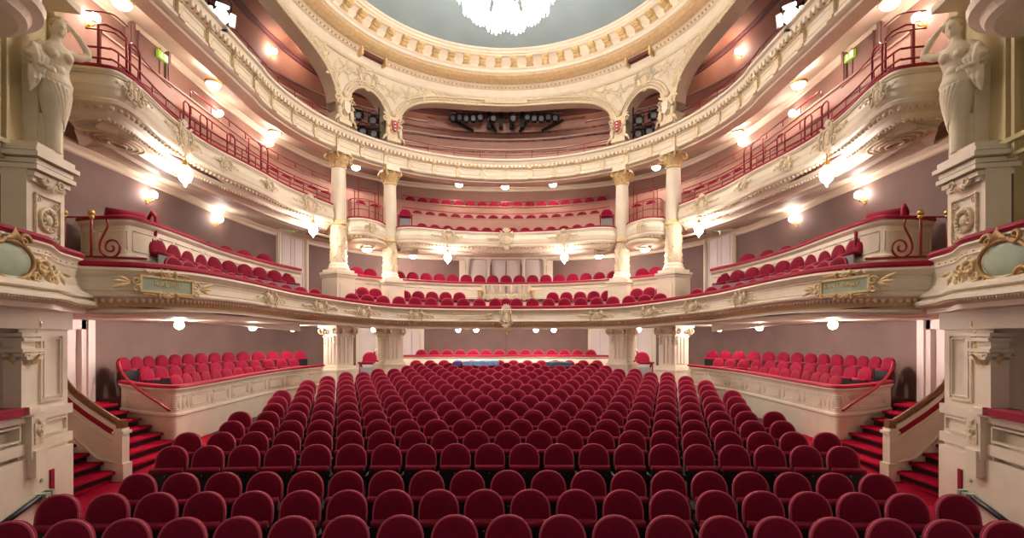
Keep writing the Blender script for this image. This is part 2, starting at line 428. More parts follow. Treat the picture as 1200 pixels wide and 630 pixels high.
for t0, t1 in zip(ths, ths[1:]):
    tm = (t0 + t1) / 2; hm = arch_h(tm)
    if hm is None: h0 = h1 = ZB
    else: h0 = arch_h(t0) or ZB; h1 = arch_h(t1) or ZB
    if hm is not None and arch_h(t0) is None: h0 = 9.8
    if hm is not None and arch_h(t1) is None: h1 = 9.8
    vs = [cyl(t0, RI, h0), cyl(t1, RI, h1), cyl(t1, RI, ZT), cyl(t0, RI, ZT), cyl(t0, RO, h0), cyl(t1, RO, h1), cyl(t1, RO, ZT), cyl(t0, RO, ZT)]
    b.add(vs, [(0, 1, 2, 3), (5, 4, 7, 6), (4, 5, 1, 0), (3, 2, 6, 7)])
    for ta, tb, hh in ((t0, -1, h0), (t1, 1, h1)):       # jambs at the pier sides
        oh = arch_h(tm + tb * .8)
        if hm is None and arch_h(ta + tb * .05) is not None:
            b.add([cyl(ta, RI, ZB), cyl(ta, RO, ZB), cyl(ta, RO, 9.8), cyl(ta, RI, 9.8)], [(0, 1, 2, 3)])
arcade = struct(b.build('wall_arcade', 'cream'))
# archivolt mouldings and the coffered line above them
b = MB()
for a0, a1 in ((-38.2, 38.2), (42.7, 56.8), (-56.8, -42.7), (61.1, 118.9), (-118.9, -61.1)):
    N = 60
    for dr, dz, rad in ((-.03, .02, .05), (-.02, .13, .03), (-.02, .22, .045)):
        pts = []
        for i in range(N + 1):
            u = -math.cos(PI * i / N); th = (a0 + a1) / 2 + (a1 - a0) / 2 * u; h = arch_h(th) or 9.8
            # push outwards along the arch normal
            e = .02; h2 = arch_h(min(max(th + .4, a0), a1)) or 9.8; h1 = arch_h(min(max(th - .4, a0), a1)) or 9.8
            sl = (h2 - h1) / (math.radians(.8) * 6.1); nn = math.hypot(1, sl)
            pts.append(cyl(th - math.degrees(sl / nn * dz / 6.1), RI + dr, h + dz / nn))
        pts = [cyl(a0 - math.degrees(dz / 6.1), RI + dr, ZB)] + pts + [cyl(a1 + math.degrees(dz / 6.1), RI + dr, ZB)]
        b.tube(pts, rad, 6)
b.build('archivolt', 'cream_relief', arcade)

b = MB()                                                # main cornice under the dome
prof = [(6.5, 11.6), (6.06, 11.66), (6.02, 11.72), (6.02, 11.98), (5.94, 12.0), (5.90, 12.06), (5.84, 12.08), (5.84, 12.12), (5.74, 12.16), (5.60, 12.25), (5.52, 12.34), (5.47, 12.36), (5.45, 12.44), (5.40, 12.48), (5.38, 12.56), (5.30, 12.66), (5.20, 12.74), (5.10, 12.76), (5.10, 12.80), (5.04, 12.82), (5.02, 12.88), (4.97, 12.90), (4.97, 12.98), (5.3, 13.3), (6.5, 13.3)]
cirp = ring(1.0, 0, 200)[:-1]
vs = []
for x, y, z in cirp:
    for r, zz in prof: vs.append((x * r, C0[1] + (y - C0[1]) * r, zz))
k = len(prof); n = len(cirp)
b.add(vs, [(i * k + j, i * k + j + 1, ((i + 1) % n) * k + j + 1, ((i + 1) % n) * k + j) for i in range(n) for j in range(k - 1)])
corn = struct(b.build('trim_5', 'cream'))
b = MB()
g = [(5.845, 12.10), (5.73, 12.15), (5.59, 12.24), (5.515, 12.335), (5.53, 12.28), (5.62, 12.2), (5.75, 12.13)]
vs = []
for x, y, z in cirp:
    for r, zz in g: vs.append((x * (r - .012), C0[1] + (y - C0[1]) * (r - .012), zz - .006))
k = len(g); b.add(vs, [(i * k + j, i * k + (j + 1) % k, ((i + 1) % n) * k + (j + 1) % k, ((i + 1) % n) * k + j) for i in range(n) for j in range(k)])
for i in range(240):                                    # bead course
    a = 2 * PI * i / 240; b.ell((5.9 * math.sin(a), C0[1] + 5.9 * math.cos(a), 12.02), .035, 6, 4)
b.build('gilded_cove', 'cove', corn)
b = MB()
for i in range(58):                                     # scrolled modillions
    a = 2 * PI * (i + .5) / 58; m = Matrix.Translation((0, C0[1], 0)) @ Matrix.Rotation(-a, 4, 'Z')
    b.box((0, 5.22, 12.69), (.24, .34, .08), m); b.tube([(-.11, 5.33, 12.59), (.11, 5.33, 12.59)], .075, 8, m); b.tube([(-.11, 5.12, 12.66), (.11, 5.12, 12.66)], .05, 8, m)
    b.box((0, 5.24, 12.62), (.20, .18, .09), m); b.tube([(-.15, 5.36, 12.52), (.15, 5.36, 12.52)], .03, 6, m)
b.build('modillion', 'gilt', corn)
b = MB(); b.lathe([(5.0, 12.95), (4.9, 13.0), (4.3, 13.35), (3.4, 13.7), (2.3, 13.95), (1.2, 14.08), (.3, 14.12)], 96, (0, C0[1], 0)); struct(b.build('ceiling_dome', 'dome'))
b = MB(); b.lathe([(.3, 14.1), (1.0, 14.06), (1.05, 14.0), (.9, 13.98), (.3, 14.0), (.0, 14.0)], 32, (0, C0[1], 0)); struct(b.build('trim_6', 'gilt'))
for s in (-1, 1):
    p = cyl(s * 49.1, 5.97, 12.04); nn = (-math.sin(math.radians(s * 49.1)), -math.cos(math.radians(s * 49.1))); m = frame_m(p, nn)
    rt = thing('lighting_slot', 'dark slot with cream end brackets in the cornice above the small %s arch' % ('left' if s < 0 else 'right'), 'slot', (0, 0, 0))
    b = MB(); b.box((0, -.05, .02), (.84, .16, .20), m); b.build('slot_shade_board', 'tread', rt)  # solid dark board painting the shade inside the slot
    b = MB(); [b.box((x, -.10, -.02), (.07, .26, .34), m) for x in (-.46, .46)]; b.build('end_bracket', 'gilt', rt)
# raised band with lines and relief over the arcade
# relief scrolls on the spandrels
def scroll(mb, x, z, r, turns, dirn, rad, y=-.03, m=None, a0=0):
    pts = []
    for i in range(int(14 * turns) + 1):
        t = i / (14 * turns); a = a0 + dirn * t * turns * 2 * PI; rr = r * (1 - .85 * t)
        pts.append((x + rr * math.cos(a), y, z + rr * math.sin(a)))
    mb.tube(pts, [rad * (1 - .5 * i / len(pts)) for i in range(len(pts))], 5, m)
def leaf(mb, x, z, l, ang, wd, m=None, y=-.02):
    c, s_ = math.cos(ang), math.sin(ang); pts = [(0, 0), (.25, .5), (.5, .62), (.8, .4), (1, 0), (.8, -.4), (.5, -.62), (.25, -.5)]
    vs = [(x + l * u * c - wd * v * s_, y, z + l * u * s_ + wd * v * c) for u, v in pts] + [(x + l * .5 * c, y - .035, z + l * .5 * s_)]
    mb.add(vs, [(i, (i + 1) % 8, 8) for i in range(8)], True, m)
def cartouche(w_, h, shield=True, sprays=True):
    mb = MB()
    if shield: mb.ell((0, -.015, -h * .04), (w_ * .11, .035, h * .30), 12, 8)
    ring_ = [(w_ * (.15 + .03 * math.sin(2 * PI * i / 20)) * math.cos(2 * PI * i / 20), -.025, h * (.36 + .06 * math.cos(4 * PI * i / 20)) * math.sin(2 * PI * i / 20)) for i in range(20)]
    if shield: mb.tube(ring_, .014, 5, closed=True)
    for s in (-1, 1):
        scroll(mb, s * w_ * .27, h * .28, h * .2, 1.4, s, .022, a0=PI / 2); scroll(mb, s * w_ * .27, -h * .3, h * .2, 1.4, -s, .022, a0=-PI / 2)
        mb.tube([(s * w_ * .2, -.03, h * .45), (s * w_ * .30, -.05, h * .1), (s * w_ * .22, -.03, -h * .3)], .02, 5)
        if sprays:
            for k in range(4):
                leaf(mb, s * w_ * (.3 + .13 * k), h * (.04 * (-1) ** k), w_ * .15, (0 if s > 0 else PI) + .5 * (-1) ** k, h * .13)
            mb.tube([(s * w_ * .25, -.02, 0), (s * w_ * .55, -.03, h * .05), (s * w_ * .85, -.01, -h * .03)], [.02, .014, .006], 5)
    for k in range(5):
        a = PI / 2 + (k - 2) * .45; leaf(mb, 0, h * .4, h * .34, a, h * .1); leaf(mb, 0, -h * .42, h * .26, -a, h * .09)
    return mb
b = MB()
for th, sc in ((49.75, 1.0), (-49.75, 1.0)):
    p = cyl(th, RI - .02, 11.30); nn = (-math.sin(math.radians(th)), -math.cos(math.radians(th)))
    b.merge(cartouche(1.2, .62), frame_m(p, nn))
p = cyl(0, RI - .03, 11.62); c_ = cartouche(2.2, .36, sprays=True); b.merge(c_, frame_m(p, (0, -1))); b.box((0, C0[1] + RI - .06, 11.60), (1.6, .1, .22))
for th in (24, 30, 35, -24, -30, -35, 62, -62, 66, -66, 71, -71, 57.5, -57.5, 40.6, -40.6, 78, -78, 14, -14):
    t = abs(th); z = {24: 11.55, 30: 11.5, 35: 11.3, 62: 11.0, 66: 11.45, 71: 11.6, 57.5: 11.3, 40.6: 11.15, 78: 11.66, 14: 11.58}[t]
    p = cyl(th, RI - .01, z); nn = (-math.sin(math.radians(th)), -math.cos(math.radians(th)))
    q = MB(); q2 = .16 if t in (14, 78, 71, 24) else .25
    scroll(q, 0, 0, q2 * .8, 1.3, 1 if th > 0 else -1, .022); [leaf(q, 0, 0, q2 * 1.6, a, q2 * .4) for a in (.4, 1.4, 2.6, 3.7, 5)]
    b.merge(q, frame_m(p, nn))
b.build('relief_scrolls', 'cream_relief', arcade)
b = MB()
for z, r in ((11.64, 6.085), ):
    b.tube(ring(r, z, 160)[:-1], .018, 5, closed=True)
b.build('string_moulding', 'gilt', arcade)
# ================================================================== BALCONIES
RAIL = [(-.24, -.02), (-.2, .04), (-.05, .055), (.05, .03), (.07, -.02), (.05, -.06), (-.24, -.06)]
def beads(mb, path, d, dz, sp, r):
    pp = offset(path, d); c = cum(pp); nn = int(c[-1] / sp)
    for i in range(nn):
        p, n = at(pp, (i + .5) * sp, c); r3 = r if isinstance(r, tuple) else (r, r, r)
        mb.ell((0, 0, 0), r3, 6, 4, frame_m((p[0], p[1], p[2] + dz), n))
def place_cart(mb, path, s, dz, d, cart, c=None):
    p, n = at(path, s, c); mb.merge(cart, frame_m((p[0] + n[0] * d, p[1] + n[1] * d, p[2] + dz), n))
# ---- first balcony
bal1 = thing('balcony', 'lowest horseshoe balcony front in cream plaster, with name plaques near its two ends', 'balcony', (0, 16.8, 2.95))
def loc(p, o): return [(a - o[0], b_ - o[1], c - o[2]) for a, b_, c in p]
def part(mb, name, mats, root, side=1):
    mb.v = [(x - root.location.x, y - root.location.y, z - root.location.z) for x, y, z in mb.v]
    return mb.build(name, mats, root, side)
b = MB()
P1 = [(-.26, -.06), (.08, -.06), (.09, -.10), (.06, -.125), (.03, -.16), (0, -.19), (-.01, -.30), (0, -.42), (.03, -.45), (.07, -.47), (.06, -.505), (-.01, -.53), (-.09, -.58), (-.16, -.65), (-.18, -.69), (-.12, -.705), (-.11, -.75), (-.55, -.75), (-.55, -.45), (-.26, -.3)]
b.sweep(F1, P1)
for dz in (-.205, -.405): b.tube([(x, y, z + dz) for x, y, z in offset(F1, .005)], .014, 5)
par1 = part(b, 'parapet', 'cream', bal1)
b = MB(); b.sweep(F1, RAIL); part(b, 'velvet_rail', 'velvet_rail', bal1)
b = MB(); beads(b, F1, -.04, -.565, .10, (.035, .03, .045)); part(b, 'egg_moulding', 'cream_relief', bal1)
b = MB(); beads(b, F1, .03, -.145, .06, .012); b.sweep(F1, [(-.10, -.605), (-.08, -.595), (-.15, -.665), (-.17, -.66)]); part(b, 'gilt_bead_line', 'gilt', bal1)
c1 = cum(F1); car = cartouche(.8, .34)
for px in (318, 372, 425, 490):
    a = at_px(F1[:81], px)
    for s in (a, c1[-1] - a):
        b = MB(); place_cart(b, F1, s, -.31, .03, car, c1); part(b, 'cartouche', 'cream_relief', bal1)
b = MB(); place_cart(b, F1, c1[-1] / 2, -.32, .05, cartouche(.62, .62, sprays=False), c1)
for k in range(2): scroll(b, F1[80][0] + (-1) ** k * .5, F1[80][2] - .3, .12, 1.3, (-1) ** k, .02, y=F1[80][1] - .05)
place_cart(b, F1, c1[-1] / 2, -.31, .02, cartouche(2.4, .2, shield=False), c1); part(b, 'centre_cartouche', 'cream_relief', bal1)
b = MB()                                                  # little console below the centre
p = F1[80]; b.lathe([(.0, -.2), (.05, -.16), (.03, -.1), (.09, -.04), (.12, .06), (.1, .1), (0, .1)], 10, (p[0], p[1] + .05, p[2] - .75)); part(b, 'pendant_boss', 'gilt', bal1)
def text_mesh(t, size, ext=.008):
    cu = bpy.data.curves.new('lettering', 'FONT'); cu.body = t; cu.size = size; cu.extrude = ext; cu.align_x = 'CENTER'; cu.align_y = 'CENTER'; cu.resolution_u = 3
    to = bpy.data.objects.new('lettering', cu); COL.objects.link(to)
    bpy.context.view_layer.update()
    me = bpy.data.meshes.new_from_object(to.evaluated_get(bpy.context.evaluated_depsgraph_get()))
    mb = MB(); mb.v = [(v.co.x, -v.co.z, v.co.y) for v in me.vertices]; mb.f = [tuple(p_.vertices) for p_ in me.polygons]; mb.sm = [False] * len(mb.f); mb.mi = [0] * len(mb.f)
    bpy.data.objects.remove(to); return mb
for side, txt in ((-1, 'RACINE'), (1, 'VAN LENNEP')):
    a = at_px(F1[:81], 197); s = a if side < 0 else c1[-1] - a
    p, n = at(F1, s, c1); m = frame_m((p[0] + n[0] * .03, p[1] + n[1] * .03, p[2] - .315), n)
    b = MB(); b.box((0, -.01, 0), (.86, .03, .20), m); pl = part(b, 'name_plaque', 'plaque', bal1)
    f = MB()
    for x in (-.45, .45): f.box((x, -.02, 0), (.035, .05, .26), m)
    for z in (-.12, .12): f.box((0, -.02, z), (.93, .05, .035), m)
    f.merge(cartouche(.5, .12), m @ Matrix.Translation((0, -.01, .19))); f.merge(cartouche(.6, .1), m @ Matrix.Translation((0, -.01, -.17)))
    for x in (-1, 1):
        q = MB(); scroll(q, x * .52, .03, .08, 1.4, x, .02); scroll(q, x * .52, -.09, .06, 1.4, -x, .018); [leaf(q, x * .58, 0, .22 + .06 * j, (0 if x > 0 else PI) + (j - 1) * .35, .05) for j in range(3)]
        f.merge(q, m)
    f.v = [(x - bal1.location.x, y - bal1.location.y, z - bal1.location.z) for x, y, z in f.v]; f.build('plaque_frame', 'gilt', pl)
    t = text_mesh(txt, .135 if side < 0 else .115); t2 = MB(); t2.merge(t, m @ Matrix.Translation((0 if side < 0 else -.06, -.028, .01)))
    t2.v = [(x - bal1.location.x, y - bal1.location.y, z - bal1.location.z) for x, y, z in t2.v]; t2.build('lettering', 'gilt', pl)

# tiers of the first balcony (front floor, raised second row)
b = MB(); b.ruled(offset(F1, -.15, 3.18), [(max(-7.9, min(7.9, x)), y, 3.18) for x, y, z in W161], .02); struct(b.build('floor_first_tier', 'tread'))
# the raised parapet of the rear boxes on both sides
K = .935
T2 = spline([W(94.5, 257.4, 9.6 * K), W(108, 255.6, 9.4 * K), W(124, 255, 9.33 * K), W(142, 254.6, 9.36 * K), W(155, 255, 9.5 * K), W(179, 262, 9.9 * K), W(212, 274, 10.9 * K), W(260, 292, 12.6 * K), W(312, 307, 14.2 * K), W(352, 316, 15.2 * K)], 8)
P2 = [(-.12, -.04), (.05, -.04), (.05, -.09), (.02, -.13), (0, -.15), (0, -.66), (.03, -.68), (.03, -.74), (0, -.76), (0, -1.8), (-.12, -1.8)]
for s in (-1, 1):
    root = thing('box_parapet', 'cream panelled parapet of the raised %s boxes, first balcony, rounded near the stage' % ('left' if s < 0 else 'right'), 'parapet', (0, 0, 0))
    b = MB(); b.sweep(T2, P2); c = cum(T2)
    for i in range(12):
        s0, s1 = c[-1] * (i + .08) / 12, c[-1] * (i + .92) / 12
        seg = [at(T2, s0 + (s1 - s0) * j / 4, c)[0] for j in range(5)]
        for dz in (-.24, -.60): b.tube([(x, y, z + dz) for x, y, z in offset(seg, .005)], .012, 4)
        for q in (seg[0], seg[-1]): b.tube([(q[0], q[1], q[2] - .24), (q[0], q[1], q[2] - .60)], .012, 4)
    b.build('panelling', 'cream', root, side=-s)
    b = MB(); b.sweep(T2, [(-.16, -.04), (-.14, .03), (0, .045), (.07, .02), (.08, -.04)]); b.build('velvet_rail', 'velvet_rail', root, side=-s)
    # floor of the raised boxes
    b = MB(); n_ = 25
    A = resample(T2, n_); B = [(max(-7.98, x - 1.6), y + .25, 0) for x, y, z in A]
    b.ruled(setz(A, 4.15), setz(B, 4.15), .1); struct(b.build('floor_box', 'tread', side=-s))

# parapet between and behind the columns on the first balcony
root = thing('rear_parapet', 'cream parapet with red rail and openings between the columns of the first balcony', 'parapet', (0, 0, 0))
R6 = 6.27
def balk(a0, a1, n=14): return [(p[0], p[1], 4.74) for p in arc(R6, 4.74, a0, a1, n)]
pp = [(-.1, -.04), (.05, -.04), (.05, -.1), (.0, -.16), (0, -.6), (.04, -.64), (.04, -.72), (0, -.74), (0, -1.5), (-.1, -1.5)]
b = MB()
for a0, a1 in ((-57, -42.5), (-38.7, -7.9), (7.9, 38.7), (42.5, 57)):
    L = balk(a0, a1); b.sweep(L, pp); c = cum(L); k = 2 if a1 - a0 < 20 else 4
    for i in range(k):
        seg = [at(L, c[-1] * (i + .1 + .8 * j / 3) / k, c)[0] for j in range(4)]
        for dz in (-.25, -.55): b.tube([(x, y, z + dz) for x, y, z in offset(seg, .005)], .012, 4)
b.build('panelling', 'cream', root)
b = MB(); L = balk(-7.9, 7.9, 8)
b.sweep(L, [(-.1, -.05), (.06, -.05), (.06, -.1), (-.1, -.1)]); b.sweep(L, [(-.1, -.42), (.05, -.42), (.05, -1.5), (-.1, -1.5)])
b.build('balustrade_rail', 'cream', root); c = cum(L)
for i in range(6):
    p, n = at(L, c[-1] * i / 5, c); q = MB(); q.box((0, .02, -.26), (.16, .14, .34), frame_m(p, n)); q.lathe([(.03, -.4), (.06, -.32), (.03, -.2), (.05, -.1)], 8, (0, -.06, 0), frame_m(p, n)); q.build('baluster', 'cream_relief', root)
for i in range(5):
    p, n = at(L, c[-1] * (i + .5) / 5, c); q = MB(); q.merge(cartouche(.22, .2, sprays=False), frame_m((p[0], p[1] - .07, p[2] - .55), n)); q.build('small_relief', 'cream_relief', root)
for s in (-1, 1):
    q = MB(); p = cyl(s * 9.3, R6 - .08, 4.3); q.lathe([(0, -.14), (.035, -.1), (.07, 0), (.05, .08), (.09, .12), (.09, .16), (0, .16)], 8, p); q.build('console_drop', 'gilt', root)
b = MB()
for a0, a1 in ((-57, -42.5), (-38.7, 38.7), (42.5, 57)):
    b.sweep(balk(a0, a1, 24), [(-.14, -.04), (-.12, .02), (0, .035), (.07, .01), (.07, -.04)])
b.build('velvet_rail', 'velvet_rail', root)
b = MB(); b.ruled([p[:2] + (4.12,) for p in arc(6.2, 0, -57, 57, 40)], [p[:2] + (4.12,) for p in arc(7.4, 0, -57, 57, 40)], .1); struct(b.build('floor_rear_tier', 'tread'))

# ---- second balcony pieces
P3 = [(-.22, -.04), (.05, -.04), (.06, -.08), (.03, -.11), (.05, -.2), (.09, -.32), (.08, -.44), (.05, -.5), (.08, -.53), (.06, -.58), (-.02, -.62), (-.12, -.68), (-.18, -.76), (-.2, -.79), (-.32, -.80), (-.40, -.83), (-.8, -.84), (-.8, -.6), (-.22, -.4)]
RAIL2 = [(-.2, -.02), (-.16, .03), (-.04, .035), (.05, .015), (.06, -.03), (.04, -.05), (-.2, -.05)]
def balcony2(label, path, carts, side=1):
    root = thing('balcony', label, 'balcony', (0, 0, 0))
    b = MB(); b.sweep(path, P3)
    for dz in (-.13, -.47): b.tube([(x, y, z + dz) for x, y, z in offset(path, .05)], .013, 5)
    b.build('parapet', 'cream', root, side)
    b = MB(); b.sweep(path, RAIL2); b.build('velvet_rail', 'velvet_rail', root, side)
    b = MB(); beads(b, path, .0, -.64, .13, (.035, .04, .035)); beads(b, path, -.16, -.78, .09, (.028, .03, .03)); b.build('egg_moulding', 'cream_relief', root, side)
    c = cum(path)
    for px, w_, h in carts:
        b = MB(); place_cart(b, path, at_px(path, px), -.3, .10, cartouche(w_, h), c); b.build('cartouche', 'cream_relief', root, side)
    return root
for s in (-1, 1):
    nm = 'left' if s < 0 else 'right'
    r = balcony2('cream second balcony sweeping along the %s side wall to the caryatid, cartouches on its front' % nm, L2s, [(150, .5, .3), (208, .9, .5), (262, .5, .26), (310, .5, .26), (360, .8, .45)], -s)
    b = MB()                                            # whirl on the soffit near the stage end
    q = L2s[22]; cx, cy = q[0] - .42, q[1] + .85
    for k in range(4): b.tube([(cx + (.30 - .07 * k) * math.cos(2 * PI * i / 24), cy + (.5 - .11 * k) * math.sin(2 * PI * i / 24), 6.06 - .012 * k) for i in range(24)], .022, 5, closed=True)
    b.build('soffit_whirl', 'cream_relief', r, -s)
    b = MB(); A = offset(L2s, -.42); A = [(x, y, z - .80) for x, y, z in A]; B = [(max(-7.97 if y < 14 else -7.80, x - 1.7), y + (.5 if y > 8.5 else 1.2), 6.33) for x, y, z in A]; b.ruled(A, B, .08); b.build('soffit', 'soffit', r, -s)
    balcony2('small bow-fronted cream box balcony between the two columns on the %s' % nm, L2b, [(434, .4, .3)], -s)
    # underside dish of the bow front
    b = MB(); p0, p1 = L2b[0], L2b[-1]
balcony2('cream second balcony front in the middle, between the two inner columns', L2c, [(523, .8, .42), (593, .9, .62), (663, .8, .42)])
for s in (-1, 1):                                        # dishes below the bow fronts
    pth = L2b; mid = ((pth[0][0] + pth[-1][0]) / 2, (pth[0][1] + pth[-1][1]) / 2)
    b = MB(); b.ell((mid[0] - .12, mid[1] + .14, 5.82), (.74, .74, .17), 28, 10)
    struct(b.build('ceiling_bow', 'soffit', side=-s))

# ---- second-tier steps and boards
def tier_board(f, z0, z1, th=.05): L = lerp(F3, WALL, f); return L, [(-th, z0), (-th, z1), (0.02, z1), (.02, z1 - .04), (0, z1 - .05), (0, z0)]
def tier(name, spec, floors, mat_):
    for f, z0, z1 in spec:
        b = MB(); L, pr = tier_board(f, z0, z1); b.sweep(setz(L, 0)[KC:-KC], pr); struct(b.build(name, mat_))
    for f0, f1, z in floors:
        b = MB(); b.ruled(lerp(F3, WALL, max(f0, .05), z)[KC:-KC], lerp(F3, WALL, f1, z)[KC:-KC], .06); struct(b.build('floor_' + name.split('_')[1], 'tread'))
tier('wall_tier', [(.30, 6.22, 7.43), (.58, 6.7, 8.17)], [(.30, .58, 6.74), (.58, 1.0, 7.39)], 'riser')
b = MB(); b.ruled(lerp(F3, WALL, .05, 6.0)[KD:-KD], lerp(F3, WALL, .30, 6.0)[KD:-KD], .06); struct(b.build('floor_tier', 'tread'))
b = MB(); b.sweep(setz(lerp(F3, WALL, .30), 0)[KD:-KD], [(-.05, 5.97), (-.05, 6.25), (0, 6.25), (0, 5.97)]); struct(b.build('wall_tier', 'riser'))
for s in (-1, 1): b = MB(); b.ruled(setz(lerp(F3, WALL, .2)[KC:KD + 2], 6.32), setz(lerp(F3, WALL, .32)[KC:KD + 2], 6.32), .06); struct(b.build('floor_tier', 'tread', side=-s))
# ---- gallery (third balcony)
bal3 = thing('balcony', 'uppermost cream gallery front below the arches, with a band of dentils', 'balcony', (0, 18.6, 8.6))
b = MB()
P4 = [(-.3, .30), (.10, .30), (.16, .27), (.16, .21), (.10, .18), (.07, .10), (.05, .07), (.05, -.07), (.01, -.09), (0, -.12), (0, -.37), (.03, -.40), (.07, -.43), (.07, -.48), (.02, -.51), (-.04, -.53), (-.06, -.57), (-.35, -.60), (-.35, -.30), (-.3, -.1)]
b.sweep(F3, P4)
part(b, 'parapet', 'cream', bal3)
b = MB(); pp3 = offset(F3, .05); c = cum(pp3); sp = .155
for i in range(int(c[-1] / sp)):
    p, n = at(pp3, (i + .5) * sp, c); b.box((0, -.045, 0), (.085, .09, .10), frame_m(p, n))
b.sweep(offset(F3, .05), [(-.02, -.05), (-.02, .05), (.004, .05), (.004, -.05)]); part(b, 'dentil_moulding', 'cream', bal3)
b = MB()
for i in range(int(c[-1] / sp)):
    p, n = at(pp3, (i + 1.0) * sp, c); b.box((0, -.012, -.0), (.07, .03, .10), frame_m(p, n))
part(b, 'gilt_shadow_ground', 'gold', bal3)  # gold between the dentils, its dark tone also painting their shadow
c = cum(F3); N3 = 34
for i in range(N3 + 1):                                   # small posts dividing the panels
    p, n = at(F3, c[-1] * i / N3, c); m = frame_m(p, n); b = MB()
    b.box((0, -.03, -.25), (.13, .08, .33), m); b.box((0, -.06, -.05), (.15, .12, .06), m); b.box((0, -.06, -.45), (.17, .10, .06), m); b.tube([(-.05, -.08, -.13), (.05, -.08, -.13)], .03, 6, m)
    part(b, 'panel_post', 'cream_relief', bal3)
b = MB()
for i in range(N3):
    seg = [at(F3, c[-1] * (i + .12 + .76 * j / 4) / N3, c)[0] for j in range(5)]
    for dz in (-.16, -.33): b.tube([(x, y, z + dz) for x, y, z in offset(seg, .003)], .010, 4)
    for q in (seg[0], seg[-1]): b.tube([(q[0], q[1], q[2] - .16), (q[0], q[1], q[2] - .33)], .010, 4)
part(b, 'panel_mouldings', 'gilt', bal3)
def gz(L, z, f):
    return [(x, y, z - 1.1 * f * (1 - max(0, min(1, (y - 13.5) / 6.0)) ** 1.3)) for x, y, _ in L]
def tier2(spec, floors):
    for f, z0, z1 in spec:
        b = MB(); L, pr = tier_board(f, z0, z1); b.sweep(gz(L, 0, f), pr); struct(b.build('wall_gallery', 'riser'))
        b = MB(); b.sweep(gz(L, z1, f), [(-.06, 0), (-.06, .02), (.03, .02), (.03, 0)]); struct(b.build('trim_7', 'door'))
    for f0, f1, z in floors:
        b = MB(); b.ruled(gz(lerp(F3, WALL, f0), z, f1 if f0 else 0), gz(lerp(F3, WALL, f1), z, f1 if f0 else 0), .06); struct(b.build('floor_gallery', 'tread'))
tier2([(.22, 9.3, 10.1), (.48, 10.05, 10.85), (.74, 10.8, 11.75)], [(.0, .22, 9.36), (.22, .48, 10.05), (.48, .74, 10.8), (.74, 1.0, 11.5)])

# ---- iron handrails
def rail(label, path, z, posts, group=None, r=.016, extra=(), name='handrail'):
    root = thing(name, label, 'railing', path[len(path) // 2][:2] + (z,), group)
    b = MB(); b.tube([(x, y, z) if z is not None else (x, y, zz) for x, y, zz in path], r, 6)
    part(b, 'rail_bar', 'red_metal', root)
    for e in extra: b = MB(); b.tube([(x, y, z + e) for x, y, _ in path], r * .8, 6); part(b, 'rail_bar', 'red_metal', root)
    c = cum(path)
    for i in range(posts + 1):
        p, n = at(path, c[-1] * i / posts, c); b = MB(); b.tube([(p[0], p[1], z + .0), (p[0], p[1], posts_z(p, z))], r * .8, 6); part(b, 'rail_post', 'red_metal', root)
    return root
def posts_z(p, z): return z - PZ[0]
PZ = [.5]
a = at_px(F3[:121], 388); a2 = at_px(F3[:121], 470)
Lg = [p for p in lerp(F3, WALL, .06)]
cg = cum(Lg)
def sub(path, s0, s1, n=30): c = cum(path); return [at(path, s0 + (s1 - s0) * i / n, c)[0] for i in range(n + 1)]
def sub_px(path, x0, x1, n=30, side=-1):
    h = path[:len(path) // 2 + 1]; L = sub(path, at_px(h, x0), at_px(h, x1), n)
    return L if side < 0 else flip_path(L)
PZ[0] = .35
for s in (-1, 1):
    rail('thin red double handrail behind the gallery front, under the big %s arch' % ('left' if s < 0 else 'right'), sub_px(Lg, 190, 388, 40, s), 9.85, 9, extra=(-.17,))
Lc = sub_px(Lg, 470, 593, 20); rail('thin red double handrail behind the gallery front, under the wide middle arch', Lc + [(-x, y, z) for x, y, z in reversed(Lc[:-1])], 9.85, 8, extra=(-.17,))
for f, zz, row in ((.31, 7.62, 'middle'), (.59, 8.36, 'top')):
    Lr = lerp(F3, WALL, f - .01); PZ[0] = .2
    Lc = sub_px(Lr, 470, 593, 20); rail('thin red rail on the %s board of the middle section, second balcony' % row, Lc + [(-x, y, z) for x, y, z in reversed(Lc[:-1])], zz, 8, r=.017)
    for s in (-1, 1): rail('thin red rail on the %s board of the second balcony, along its %s side' % (row, 'left' if s < 0 else 'right'), sub_px(Lr, 225, 385, 30, s), zz, 8, r=.017)
L2i = offset(L2s, -.1)
